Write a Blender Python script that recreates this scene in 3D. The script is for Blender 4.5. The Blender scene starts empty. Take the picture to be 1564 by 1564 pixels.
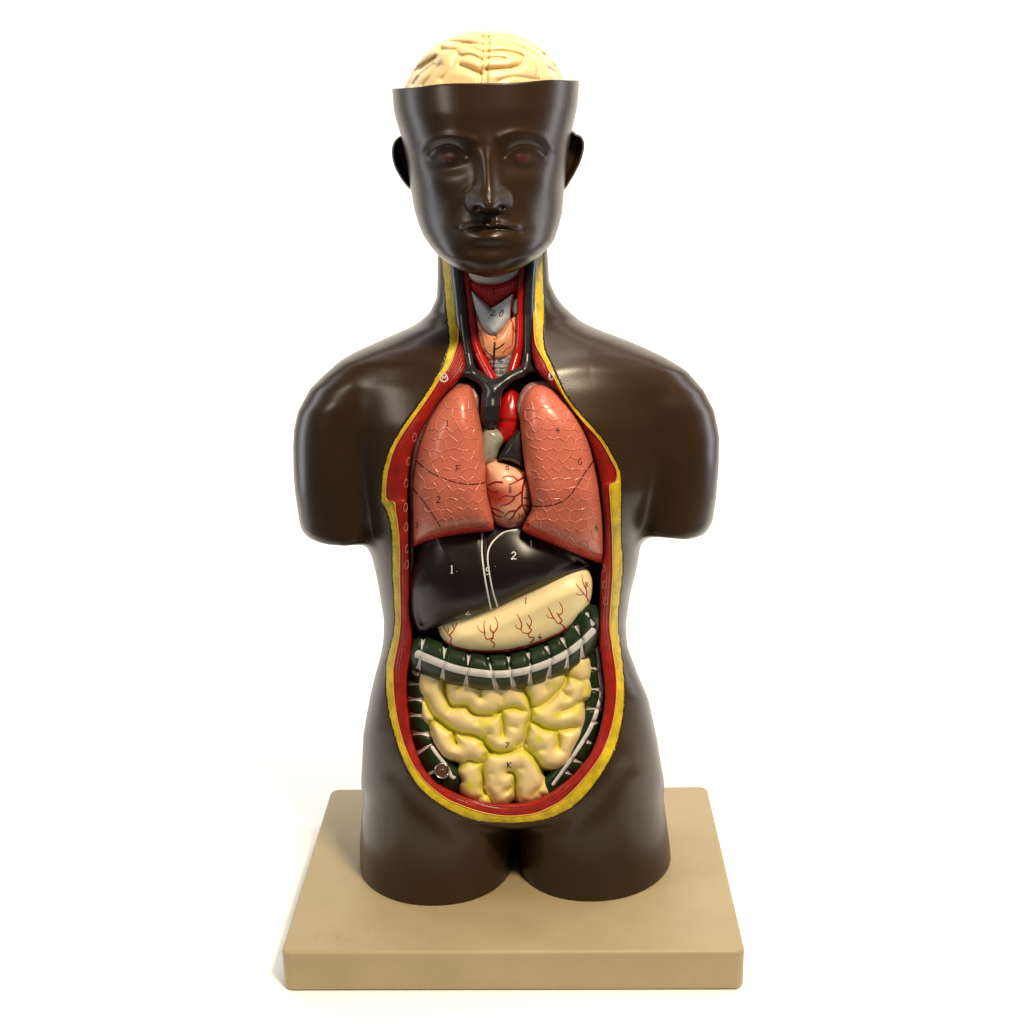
import bpy, math
import numpy as np
from mathutils import Vector
from mathutils.bvhtree import BVHTree

# ------------------------------------------------------------------ camera
FPX = 2050.0; IMG = 1564.0
CAM = np.array([0.0, -1.1349, 0.7001]); TH = 0.2984; U0 = 766.83; V0 = 782.0; ROLL = -0.0277
WS = 0.00058                                   # one depth unit in metres
c_, s_ = math.cos(TH), math.sin(TH)
Fw = np.array([0, c_, -s_]); Up0 = np.array([0, s_, c_]); Rt0 = np.array([1.0, 0, 0])
Rt = Rt0*math.cos(ROLL) + Up0*math.sin(ROLL)
Up = Up0*math.cos(ROLL) - Rt0*math.sin(ROLL)

def ray(u, v):
    a = (np.asarray(u, float)-U0)/FPX; b = -(np.asarray(v, float)-V0)/FPX
    return [Fw[i] + a*Rt[i] + b*Up[i] for i in range(3)]
def P(u, v, w):
    dx, dy, dz = ray(u, v)
    t = (np.asarray(w)*WS - CAM[1])/dy
    return np.stack(np.broadcast_arrays(CAM[0]+t*dx, CAM[1]+t*dy, CAM[2]+t*dz), -1)
def zof(u, v, w):
    dx, dy, dz = ray(u, v)
    return CAM[2] + (np.asarray(w)*WS-CAM[1])/dy*dz

# ------------------------------------------------------------------ scene
S = bpy.context.scene
W = bpy.data.worlds.new('World'); S.world = W; W.use_nodes = True
COL = S.collection

def link(o, parent=None):
    COL.objects.link(o)
    if parent: o.parent = parent
    return o

def mesh_np(name, V, Q, mat, parent=None, attrs=None, smooth=True, tris=None):
    me = bpy.data.meshes.new(name)
    V = np.asarray(V, np.float32); Q = np.asarray(Q, np.int32).reshape(-1, 4)
    nt = 0 if tris is None else len(tris)
    loops = Q.ravel() if nt == 0 else np.concatenate([Q.ravel(), np.asarray(tris, np.int32).ravel()])
    me.vertices.add(len(V)); me.vertices.foreach_set('co', V.ravel())
    me.loops.add(len(loops)); me.loops.foreach_set('vertex_index', loops)
    st = np.concatenate([np.arange(len(Q))*4, len(Q)*4+np.arange(nt)*3]).astype(np.int32)
    me.polygons.add(len(Q)+nt)
    me.polygons.foreach_set('loop_start', st)
    if smooth: me.polygons.foreach_set('use_smooth', np.ones(len(Q)+nt, bool))
    me.update(calc_edges=True); me.validate()
    if attrs:
        for k, a in attrs.items():
            at = me.attributes.new(k, 'FLOAT', 'POINT'); at.data.foreach_set('value', np.asarray(a, np.float32))
    me.materials.append(mat)
    o = bpy.data.objects.new(name, me)
    return link(o, parent)

# ------------------------------------------------------------------ fields
def tab(pts, sm=5.0):
    pts = np.array(pts, float); x = np.arange(pts[0, 0]-40, pts[-1, 0]+41, 1.0)
    y = np.interp(x, pts[:, 0], pts[:, 1])
    if sm > 0:
        k = np.exp(-0.5*(np.arange(-3*int(sm)-2, 3*int(sm)+3)/sm)**2); k /= k.sum()
        n = len(k)//2; y = np.convolve(np.pad(y, n, mode='edge'), k, 'valid')
    return lambda v: np.interp(v, x, y).astype(np.float32)

def smin(a, b, k):
    h = np.maximum(k-np.abs(a-b), 0)/k
    return np.minimum(a, b)-h*h*h*k/6
def smax(a, b, k): return -smin(-a, -b, k)

def sell(x, y, a, b, p):
    xa = np.abs(x)/a; yb = np.abs(y)/b
    s = xa**p + yb**p + 1e-9
    h = s**(1/p)
    g = h**(1-p)*np.sqrt((xa**(p-1)/a)**2 + (yb**(p-1)/b)**2) + 1e-6
    return (h-1)/g

def crom(pts, n=6, closed=False):
    p = np.array(pts, float); N = len(p); out = []
    if N == 2 and not closed:
        t = np.linspace(0, 1, n+1)[:, None]; return p[0]*(1-t)+p[1]*t
    rng = range(N if closed else N-1)
    for i in rng:
        if closed: a, b, c, d = p[i-1], p[i], p[(i+1) % N], p[(i+2) % N]
        else: a, b, c, d = p[max(i-1, 0)], p[i], p[i+1], p[min(i+2, N-1)]
        for j in range(n):
            t = j/n
            out.append(0.5*((2*b)+(-a+c)*t+(2*a-5*b+4*c-d)*t*t+(-a+3*b-3*c+d)*t**3))
    if not closed: out.append(p[-1])
    return np.array(out)

def pdist(u, v, pts):
    """distance to an open polyline, broadcasting"""
    best = None
    for i in range(len(pts)-1):
        ax, ay = pts[i][:2]; bx, by = pts[i+1][:2]
        dx, dy = bx-ax, by-ay; L = dx*dx+dy*dy+1e-9
        t = np.clip(((u-ax)*dx+(v-ay)*dy)/L, 0, 1)
        d = (u-ax-t*dx)**2+(v-ay-t*dy)**2
        best = d if best is None else np.minimum(best, d)
    return np.sqrt(best)

def blur2(R, sg):
    n = int(3*sg)+1; k = np.exp(-.5*(np.arange(-n, n+1)/sg)**2); k /= k.sum()
    for ax in (0, 1):
        A = np.pad(R, [(n, n) if i == ax else (0, 0) for i in (0, 1)], mode='edge'); o = 0
        for i, q in enumerate(k): o = o+q*(A[i:i+R.shape[0]] if ax == 0 else A[:, i:i+R.shape[1]])
        R = o
    return R.astype(np.float32)

class Poly:
    """rasterised signed distance to a closed outline (negative inside)"""
    def __init__(s, pts, smooth=True, pad=30, res=1.5, n=5, blur=0):
        p = crom(pts, n, True) if smooth else np.array(pts, float)
        s.pts = p; s.res = res
        s.lo = p.min(0)-pad; hi = p.max(0)+pad
        nu, nv = [int((hi[i]-s.lo[i])/res)+2 for i in (0, 1)]
        s.nu, s.nv = nu, nv
        u = (s.lo[0]+np.arange(nu)*res)[:, None]; v = (s.lo[1]+np.arange(nv)*res)[None]
        best = np.full((nu, nv), 1e9); ins = np.zeros((nu, nv), bool)
        for i in range(len(p)):
            ax, ay = p[i]; bx, by = p[(i+1) % len(p)]
            dx, dy = bx-ax, by-ay; L = dx*dx+dy*dy+1e-9
            t = np.clip(((u-ax)*dx+(v-ay)*dy)/L, 0, 1)
            best = np.minimum(best, (u-ax-t*dx)**2+(v-ay-t*dy)**2)
            if abs(dy) > 1e-9:
                c = ((ay > v) != (by > v)) & (u < dx*(v-ay)/dy+ax); ins ^= c
        d = np.sqrt(best); s.R = np.where(ins, -d, d).astype(np.float32)
        if blur:
            m = np.clip((-s.R-2)/14, 0, 1); m = m*m*(3-2*m); s.R = s.R*(1-m)+blur2(s.R, blur/res)*m
    def __call__(s, u, v): return bil(s.R, (u-s.lo[0])/s.res, (v-s.lo[1])/s.res)

def bil(R, x, y):
    nu, nv = R.shape
    x, y = np.broadcast_arrays(np.clip(x, 0, nu-1.001), np.clip(y, 0, nv-1.001))
    i = x.astype(np.int32); j = y.astype(np.int32); fx = (x-i).astype(np.float32); fy = (y-j).astype(np.float32)
    return (R[i, j]*(1-fx)*(1-fy)+R[i+1, j]*fx*(1-fy)+R[i, j+1]*(1-fx)*fy+R[i+1, j+1]*fx*fy)

def snet(fn, box, st, newton=2):
    u0, u1, v0, v1, w0, w1 = box
    if np.isscalar(st): st = (st, st, st)
    us = np.arange(u0, u1+st[0], st[0], dtype=np.float32); vs = np.arange(v0, v1+st[1], st[1], dtype=np.float32)
    ws = np.arange(w0, w1+st[2], st[2], dtype=np.float32)
    G = np.broadcast_to(fn(us[:, None, None], vs[None, :, None], ws[None, None, :]), (len(us), len(vs), len(ws))).astype(np.float32).copy()
    G[0] = G[-1] = np.maximum(G[0], 1) ; G[:, 0] = np.maximum(G[:, 0], 1); G[:, -1] = np.maximum(G[:, -1], 1)
    G[:, :, 0] = np.maximum(G[:, :, 0], 1); G[:, :, -1] = np.maximum(G[:, :, -1], 1); G[0] = np.maximum(G[0], 1); G[-1] = np.maximum(G[-1], 1)
    I = G < 0
    cnt = np.zeros(tuple(n-1 for n in G.shape), np.uint8)
    sl = [slice(0, -1), slice(1, None)]
    for a in (0, 1):
        for b in (0, 1):
            for c in (0, 1): cnt += I[sl[a], sl[b], sl[c]]
    act = (cnt > 0) & (cnt < 8)
    idx = np.argwhere(act); ids = np.full(act.shape, -1, np.int32); ids[act] = np.arange(len(idx))
    corners = [(a, b, c) for a in (0, 1) for b in (0, 1) for c in (0, 1)]
    val = np.stack([G[idx[:, 0]+a, idx[:, 1]+b, idx[:, 2]+c] for a, b, c in corners], 1)
    acc = np.zeros((len(idx), 3)); n = np.zeros(len(idx))
    for i, A in enumerate(corners):
        for j, B in enumerate(corners):
            if j <= i or sum(abs(A[k]-B[k]) for k in range(3)) != 1: continue
            va, vb = val[:, i], val[:, j]; m = (va < 0) != (vb < 0)
            t = np.where(m, va/np.where(m, va-vb, 1), 0)[:, None]
            p = np.array(A)*(1-t)+np.array(B)*t
            acc += p*m[:, None]; n += m
    pos = (idx+acc/n[:, None])*np.array(st)+np.array([u0, v0, w0])
    faces = []
    for ax in range(3):
        o = [k for k in range(3) if k != ax]
        A = [slice(None)]*3; B = [slice(None)]*3; A[ax] = slice(0, -1); B[ax] = slice(1, None)
        for k in o: A[k] = slice(1, -1); B[k] = slice(1, -1)
        a, b = I[tuple(A)], I[tuple(B)]
        e = np.argwhere(a != b); sg = a[a != b]
        e2 = e.copy()
        for k in o: e2[:, k] += 1
        def cell(d1, d2):
            q = e2.copy(); q[:, o[0]] += d1; q[:, o[1]] += d2
            return ids[q[:, 0], q[:, 1], q[:, 2]]
        q = np.stack([cell(-1, -1), cell(0, -1), cell(0, 0), cell(-1, 0)], 1)
        flip = sg if ax != 1 else ~sg
        q[~flip] = q[~flip][:, ::-1]
        faces.append(q)
    faces = np.concatenate(faces)
    faces = faces[:, ::-1]
    for _ in range(newton):
        u, v, w = pos.T; e = 0.35
        f = fn(u, v, w)
        g = np.stack([(fn(u+e, v, w)-fn(u-e, v, w)), (fn(u, v+e, w)-fn(u, v-e, w)), (fn(u, v, w+e)-fn(u, v, w-e))], 1)/(2*e)
        stp = (f/np.maximum((g**2).sum(1), 0.04))[:, None]*g
        ln = np.linalg.norm(stp, axis=1, keepdims=True); mx = 0.6*min(st)
        pos = pos-stp*np.minimum(1, mx/np.maximum(ln, 1e-6))
    return pos, faces

def build(name, fn, box, st, mat, parent=None, attrs=None, newton=2):
    pos, f = snet(fn, box, st, newton)
    A = {k: a(*pos.T) for k, a in (attrs or {}).items()}
    V = P(pos[:, 0], pos[:, 1], pos[:, 2])
    # u right, v down, w away: the map flips handedness like the raw grid, faces are oriented by check
    o = mesh_np(name, V, f, mat, parent, A)
    return o

BV = {}
def bvh(o):
    if o.name not in BV:
        me = o.data; n = len(me.vertices); co = np.empty(n*3, np.float32); me.vertices.foreach_get('co', co)
        co = co.reshape(-1, 3); m = o.matrix_world
        BV[o.name] = BVHTree.FromPolygons([tuple(x) for x in co.tolist()], [tuple(p.vertices) for p in me.polygons])
    return BV[o.name]
def cast(objs, u, v):
    d = Vector([float(x) for x in ray(u, v)]).normalized(); best = None
    for o in objs:
        h = bvh(o).ray_cast(Vector(CAM), d)
        if h[0] is not None and (best is None or h[3] < best[3]): best = h
    if best is None: return None
    n = best[1]
    if n.dot(d) > 0: n = -n
    return np.array(best[0]), np.array(n)

class Strokes:
    """raised painted or moulded lines that follow a surface"""
    def __init__(s): s.V = []; s.Q = []; s.cut = []
    def add(s, objs, pts, r, h=0.0003, taper=0.0, smooth=True, step=1.5, nc=5, rfun=None):
        p = crom(pts, 8) if smooth and len(pts) > 2 else np.array(pts, float)
        s.cut.append((len(s.V), len(s.Q)))
        sg = np.linalg.norm(np.diff(p, axis=0), axis=1); L = np.concatenate([[0], np.cumsum(sg)])
        n = max(2, int(L[-1]/step)+1); t = np.linspace(0, L[-1], n)
        q = np.stack([np.interp(t, L, p[:, 0]), np.interp(t, L, p[:, 1])], 1)
        tg = np.gradient(q, axis=0); tg /= np.linalg.norm(tg, axis=1, keepdims=True)+1e-9
        nm = np.stack([-tg[:, 1], tg[:, 0]], 1); rows = []
        for i in range(n):
            f = t[i]/L[-1]
            if rfun: rr = rfun(f)
            else: rr = r*(1-taper*f) if taper >= 0 else r*(1+taper*(1-f))
            if i in (0, n-1): rr *= 0.5
            row = []
            for k in np.linspace(-1, 1, nc):
                hit = cast(objs, *(q[i]+nm[i]*k*rr))
                if hit is None: row.append(None)
                else:
                    row.append(len(s.V)); s.V.append(hit[0]+hit[1]*(h*(1-k*k)+0.00006))
            rows.append(row)
        for a, b in zip(rows[:-1], rows[1:]):
            for k in range(nc-1):
                z = (a[k], a[k+1], b[k+1], b[k])
                if None in z: continue
                pp = [s.V[i] for i in z]
                if max(np.linalg.norm(pp[0]-pp[2]), np.linalg.norm(pp[1]-pp[3])) > 0.012: continue
                s.Q.append(z)
    def split(s, names, mat, parent=None):
        c = s.cut+[(len(s.V), len(s.Q))]
        for i in range(len(c)-1):
            q = [tuple(k-c[i][0] for k in f) for f in s.Q[c[i][1]:c[i+1][1]]]
            if q: mesh_np(names if isinstance(names, str) else names[min(i, len(names)-1)], np.array(s.V[c[i][0]:c[i+1][0]]), q, mat, parent)
    def build(s, name, mat, parent=None):
        if not s.Q: return None
        return mesh_np(name, np.array(s.V), s.Q, mat, parent)

GL = {
 '1': [[(.3, .2), (.55, 0), (.5, 1)], [(.2, 1), (.8, 1)]],
 'l': [[(.55, 0), (.45, 1)]],
 '2': [[(.1, .25), (.4, 0), (.8, .2), (.5, .6), (.05, 1), (.5, .93), (.95, 1)]],
 '3': [[(.1, .1), (.6, 0), (.8, .25), (.4, .45), (.85, .65), (.6, 1), (.05, .9)]],
 '4': [[(.6, 0), (.05, .6), (.95, .55)], [(.65, .3), (.55, 1)]],
 '5': [[(.9, .02), (.3, .05), (.2, .45), (.7, .5), (.75, .85), (.4, 1), (.05, .9)]],
 '6': [[(.7, 0), (.2, .45), (.2, .85), (.55, 1), (.85, .75), (.6, .5), (.2, .7)]],
 '7': [[(.05, .1), (.85, .15), (.45, .6), (.2, 1)]],
 '8': [[(.55, .48), (.2, .25), (.5, 0), (.8, .25), (.2, .75), (.5, 1), (.8, .75), (.5, .48)]],
 'F': [[(.3, .05), (.15, 1)], [(.1, .05), (.9, .0)], [(.2, .5), (.75, .45)]],
 'G': [[(.85, .2), (.5, 0), (.1, .4), (.25, .9), (.7, .95), (.9, .6)], [(.5, .58), (.95, .55)]],
 'H': [[(.2, 0), (.05, 1)], [(.85, 0), (.75, 1)], [(.1, .55), (.8, .48)]],
 'K': [[(.2, 0), (.15, 1)], [(.85, .05), (.2, .5), (.9, 1)]],
 'D': [[(.7, .05), (.25, .5), (.1, 1), (.6, .8), (.85, .3), (.6, .1), (.3, .5)]],
 'A': [[(.05, 1), (.5, 0), (.85, 1)], [(.2, .6), (.75, .6)]],
 'E': [[(.9, 0), (.15, 0), (.1, .5), (.1, 1), (.9, 1)], [(.1, .5), (.7, .5)]],
 'S': [[(.9, .1), (.5, 0), (.1, .2), (.5, .5), (.9, .8), (.5, 1), (.1, .9)]],
 'I': [[(.5, 0), (.5, 1)]], 'B': [[(.1, 0), (.1, 1)], [(.1, 0), (.8, .1), (.7, .4), (.1, .5), (.85, .6), (.8, .95), (.1, 1)]],
 'M': [[(.05, 1), (.1, 0), (.5, .7), (.9, 0), (.95, 1)]],
 '.': [[(.4, .95), (.55, 1)]],
}
def glyphs(objs, items, mat, name, parent, r=0.62, h=0.0001):
    for ch, u, v, w_, h_ in items:
        s = Strokes()
        for pl in GL[ch]:
            s.add(objs, [(u+(x-.5)*w_, v+(y-.5)*h_) for x, y in pl], r, h=h, smooth=len(pl) > 3, step=0.7, nc=3)
        s.build(name, mat, parent)

# ------------------------------------------------------------------ materials
def mat(name, col, rough=0.35, spec=0.5, coat=0.0, tint=None, tcol=None, noise=0.06, nscale=60, bump=0.0, bscale=200, voro=None, metal=0, rvar=0.05, wave=None, sss=0, extra=None, coatr=0.1):
    m = bpy.data.materials.new(name); m.use_nodes = True; nt = m.node_tree; N = nt.nodes; Lk = nt.links
    b = N['Principled BSDF']; b.inputs['Roughness'].default_value = rough; b.inputs['Specular IOR Level'].default_value = spec
    b.inputs['Metallic'].default_value = metal; b.inputs['Coat Weight'].default_value = coat; b.inputs['Coat Roughness'].default_value = coatr
    if sss:
        b.inputs['Subsurface Weight'].default_value = sss; b.inputs['Subsurface Radius'].default_value = (0.004, 0.002, 0.001); b.inputs['Subsurface Scale'].default_value = 1
    tc = N.new('ShaderNodeTexCoord')
    nz = N.new('ShaderNodeTexNoise'); nz.inputs['Scale'].default_value = nscale; nz.inputs['Detail'].default_value = 5
    Lk.new(tc.outputs['Object'], nz.inputs['Vector'])
    def mixc(fac, a, bcol, mode='MIX'):
        x = N.new('ShaderNodeMix'); x.data_type = 'RGBA'; x.blend_type = mode
        for s_in, val in (('Factor', fac), ('A', a), ('B', bcol)):
            k = {'Factor': 0, 'A': 6, 'B': 7}[s_in]
            if hasattr(val, 'is_output'): Lk.new(val, x.inputs[k])
            else: x.inputs[k].default_value = val if k == 0 else (*val, 1)
        return x.outputs[2]
    def mr(src, a, b_, c, d):
        x = N.new('ShaderNodeMapRange'); Lk.new(src, x.inputs[0])
        for i, q in enumerate((a, b_, c, d)): x.inputs[i+1].default_value = q
        return x.outputs[0]
    cur = col
    if tint:
        for an, tcl in tint:
            at = N.new('ShaderNodeAttribute'); at.attribute_name = an
            cur = mixc(at.outputs['Fac'], cur, tcl)
    dark = tuple(x*(1-2*noise) for x in (col if not hasattr(cur, 'is_output') else (1, 1, 1)))
    f = mr(nz.outputs['Fac'], 0.35, 0.65, 0, 1)
    g = 1-2.2*noise
    cur = mixc(f, cur, (g, g, g*0.98), 'MULTIPLY')
    Lk.new(cur, b.inputs['Base Color'])
    nr = N.new('ShaderNodeTexNoise'); nr.inputs['Scale'].default_value = nscale*0.6; nr.inputs['Detail'].default_value = 3; Lk.new(tc.outputs['Object'], nr.inputs['Vector'])
    Lk.new(mr(nr.outputs['Fac'], 0.3, 0.7, max(rough-rvar, .02), rough+rvar), b.inputs['Roughness'])
    last = None
    def addb(hsrc, strength, dist):
        nonlocal last
        x = N.new('ShaderNodeBump'); x.inputs['Strength'].default_value = strength; x.inputs['Distance'].default_value = dist
        Lk.new(hsrc, x.inputs['Height'])
        if last: Lk.new(last, x.inputs['Normal'])
        last = x.outputs[0]
    if bump:
        n2 = N.new('ShaderNodeTexNoise'); n2.inputs['Scale'].default_value = bscale; n2.inputs['Detail'].default_value = 4; Lk.new(tc.outputs['Object'], n2.inputs['Vector'])
        addb(n2.outputs['Fac'], bump, 0.001)
    if voro:
        sc, stg = voro
        mp = N.new('ShaderNodeMapping'); mp.inputs['Scale'].default_value = (1, 0.35, 1.05); Lk.new(tc.outputs['Object'], mp.inputs[0])
        nw = N.new('ShaderNodeTexNoise'); nw.inputs['Scale'].default_value = 70; Lk.new(tc.outputs['Object'], nw.inputs['Vector'])
        ad = N.new('ShaderNodeVectorMath'); ad.operation = 'MULTIPLY_ADD'; Lk.new(nw.outputs['Color'], ad.inputs[0]); ad.inputs[1].default_value = (.004, .004, .004); Lk.new(mp.outputs[0], ad.inputs[2])
        vo = N.new('ShaderNodeTexVoronoi'); vo.feature = 'DISTANCE_TO_EDGE'; vo.inputs['Scale'].default_value = sc; vo.inputs['Randomness'].default_value = .5
        Lk.new(ad.outputs[0], vo.inputs['Vector'])
        at = N.new('ShaderNodeAttribute'); at.attribute_name = 'smoothrim'
        e = mr(vo.outputs['Distance'], 0.0, 0.10, 0, 1)
        e2 = mr(vo.outputs['Distance'], 0.10, 0.2, 1, 0.65)
        mm = N.new('ShaderNodeMath'); mm.operation = 'MULTIPLY'; Lk.new(e, mm.inputs[0]); Lk.new(e2, mm.inputs[1])
        m2 = N.new('ShaderNodeMath'); m2.operation = 'MULTIPLY'; Lk.new(mm.outputs[0], m2.inputs[0])
        inv = N.new('ShaderNodeMath'); inv.operation = 'SUBTRACT'; inv.inputs[0].default_value = 1; Lk.new(at.outputs['Fac'], inv.inputs[1]); Lk.new(inv.outputs[0], m2.inputs[1])
        addb(m2.outputs[0], stg, 0.0011)
    if wave:
        an, sc, stg, dist = wave
        at = N.new('ShaderNodeAttribute'); at.attribute_name = an
        wn = N.new('ShaderNodeMath'); wn.operation = 'SINE'
        ml = N.new('ShaderNodeMath'); ml.operation = 'MULTIPLY_ADD'; Lk.new(at.outputs['Fac'], ml.inputs[0]); ml.inputs[1].default_value = sc
        ns = N.new('ShaderNodeTexNoise'); ns.inputs['Scale'].default_value = 150; Lk.new(tc.outputs['Object'], ns.inputs['Vector'])
        m5 = N.new('ShaderNodeMath'); m5.operation = 'MULTIPLY'; m5.inputs[1].default_value = 3.0; Lk.new(ns.outputs['Fac'], m5.inputs[0])
        Lk.new(m5.outputs[0], ml.inputs[2]); Lk.new(ml.outputs[0], wn.inputs[0])
        if extra:
            ea = N.new('ShaderNodeAttribute'); ea.attribute_name = extra
            me_ = N.new('ShaderNodeMath'); me_.operation = 'MULTIPLY'; Lk.new(wn.outputs[0], me_.inputs[0]); Lk.new(ea.outputs['Fac'], me_.inputs[1])
            addb(me_.outputs[0], stg, dist)
        else: addb(wn.outputs[0], stg, dist)
    if last: Lk.new(last, b.inputs['Normal'])
    return m

M = {}
M['skin'] = mat('brown_plastic', (.036, .0175, .0064), .30, .34, noise=.12, nscale=9, bump=.05, bscale=600, rvar=.045)
M['base'] = mat('tan_board', (.37, .292, .165), .45, .4, noise=.035, nscale=18, bump=.3, bscale=1300)
M['fat'] = mat('yellow_fat', (.72, .53, .012), .38, .35, noise=.18, nscale=90, bump=.8, bscale=260)
M['fatline'] = mat('orange_edge', (.85, .42, .10), .4, .4)
M['muscle'] = mat('red_muscle', (.34, .011, .005), .36, .35, noise=.15, nscale=120, bump=.35, bscale=420, wave=('across', 1.6, .35, .0006))
M['lining'] = mat('dark_lining', (.035, .007, .006), .4, .4, noise=.2)
M['lung'] = mat('salmon_lung', (.56, .145, .092), .30, .5, noise=.05, nscale=30, tint=[('smoothrim', (.66, .045, .03))], wave=('along', 1.0, .5, .0006), extra='smoothrim')
M['lungridge'] = mat('salmon_ridge', (.60, .165, .105), .28, .5, noise=.05)
M['pleura'] = mat('grey_pink_pleura', (.30, .15, .14), .3, .5, noise=.2, nscale=120, bump=.4, bscale=300)
M['liver'] = mat('black_liver', (.012, .0068, .005), .31, .28, noise=.05)
M['stomach'] = mat('cream_stomach', (.93, .77, .42), .38, .4, noise=.02)
M['bowel'] = mat('cream_bowel', (.86, .67, .33), .38, .38, noise=.03, nscale=40, tint=[('tint', (.70, .64, .05))])
M['colon'] = mat('dark_green_colon', (.016, .036, .012), .36, .32, noise=.2, nscale=60, bump=.15)
M['white'] = mat('white_paint', (.68, .66, .66), .35, .5, noise=.06, nscale=200)
M['whiteink'] = mat('white_ink', (.8, .8, .8), .5, .3)
M['black'] = mat('black_ink', (.006, .005, .006), .5, .3)
M['brainm'] = mat('cream_brain', (.74, .54, .26), .33, .45, noise=.03)
M['red'] = mat('bright_red', (.48, .006, .005), .25, .5, noise=.1, bump=.1)
M['redink'] = mat('red_ink', (.42, .012, .008), .4, .4)
M['corvein'] = mat('coronary_red', (.26, .010, .010), .35, .4)
M['darkred'] = mat('dark_red_ink', (.12, .006, .006), .4, .4)
M['vein'] = mat('slate_vein', (.022, .020, .023), .30, .5, noise=.15, bump=.1)
M['cart'] = mat('pale_blue_cartilage', (.62, .68, .76), .33, .4, noise=.1, nscale=80)
M['gland'] = mat('peach_gland', (.78, .33, .17), .33, .4, noise=.1)
M['trachea'] = mat('grey_trachea', (.24, .24, .25), .33, .4, noise=.1)
M['striated'] = mat('striated_red', (.50, .02, .018), .35, .4, wave=('across', 1.1, .6, .0007))
M['bone'] = mat('white_bone', (.78, .72, .62), .35, .4)
M['heart'] = mat('peach_heart', (.82, .42, .27), .27, .5, noise=.05, tint=[('tint', (.62, .07, .04))])
M['auricle'] = mat('grey_auricle', (.36, .34, .26), .22, .5, noise=.1)
M['iris'] = mat('red_brown_iris', (.085, .018, .014), .4, .4)
M['metal'] = mat('chrome', (.75, .74, .72), .16, .5, metal=1)
M['knob'] = mat('brown_peg', (.09, .04, .028), .25, .5)
M['ribm'] = mat('pale_rib', (.48, .22, .18), .35, .5)
M['olive'] = mat('green_gallbladder', (.02, .08, .03), .35, .4)

# ------------------------------------------------------------------ root
root = bpy.data.objects.new('anatomical_torso_model', None); COL.objects.link(root)
root['label'] = 'dark brown anatomical human torso model with open chest and belly on a tan base board'
root['category'] = 'anatomical model'

# ------------------------------------------------------------------ torso skin
tL = tab([(380,668),(430,668),(455,667),(478,656),(496,635),(507,610),(520,581),(535,548),(555,520),(590,512),(650,520),(750,545),(800,558),(840,565),(868,572),(896,578),(947,586),(975,585.5),(998,582),(1030,573),(1062,565.5),(1121,555),(1198,551.5),(1270,550),(1400,550)], 4)
tR = tab([(380,836),(430,839),(452,849),(467,860),(491,887),(505,918),(518,954),(530,982),(545,1010),(565,1035),(590,1040),(650,1035),(750,1010),(800,992),(829,979),(868,973),(909,962.4),(954,956),(987,958.4),(1030,974.5),(1067,990.6),(1129,1004),(1188,1013.5),(1270,1020),(1400,1024)], 4)
tB = tab([(380,92),(430,92),(460,92),(478,92),(500,96),(520,104),(547,118),(593,140),(650,160),(750,178),(830,172),(900,160),(950,150),(1000,146),(1060,150),(1150,156),(1220,150),(1250,142),(1400,130)], 8)
tC = tab([(380,22),(460,20),(520,14),(600,8),(750,8),(900,8),(1000,6),(1200,8),(1400,8)], 10)
tPf = tab([(380,2.0),(480,2.0),(600,2.2),(700,2.5),(900,2.5),(1000,2.3),(1400,2.2)], 10)
aLo = tab([(520,560),(547,527),(570,497),(593,474),(628,455),(655,449),(682,447.3),(720,448),(750,450),(803,458),(850,463)], 4)
aLi = tab([(520,640),(593,610),(700,598),(850,588)], 4)
aRo = tab([(520,960),(542,1008),(566,1048),(596,1075),(628,1091),(668,1099),(708,1098.3),(762,1094),(808,1087),(850,1082)], 4)
aRi = tab([(520,900),(593,935),(700,948),(850,960)], 4)
aB = tab([(520,50),(560,72),(620,92),(700,96),(850,88)], 6)
legL0 = tab([(1100,590),(1150,572),(1198,559),(1245,552),(1290,549.5),(1400,549.5)], 4)
legL1 = tab([(1100,790),(1200,788),(1300,784),(1400,784)], 4)
legR0 = tab([(1100,780),(1200,784),(1300,790),(1400,791)], 4)
legR1 = tab([(1100,965),(1150,990),(1188,1006),(1230,1015),(1289,1023),(1321,1025.5),(1400,1025)], 4)
legB = tab([(1100,135),(1200,138),(1300,132),(1400,126)], 6)
botL = tab([(430,796),(452,800),(460,812),(471,821.5),(485,828),(500,832),(527,834),(560,831),(620,829)], 3)
botR = tab([(930,818),(981,820),(1008,821),(1048,824.5),(1065,821),(1078,815),(1087,803),(1110,795)], 3)

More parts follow.
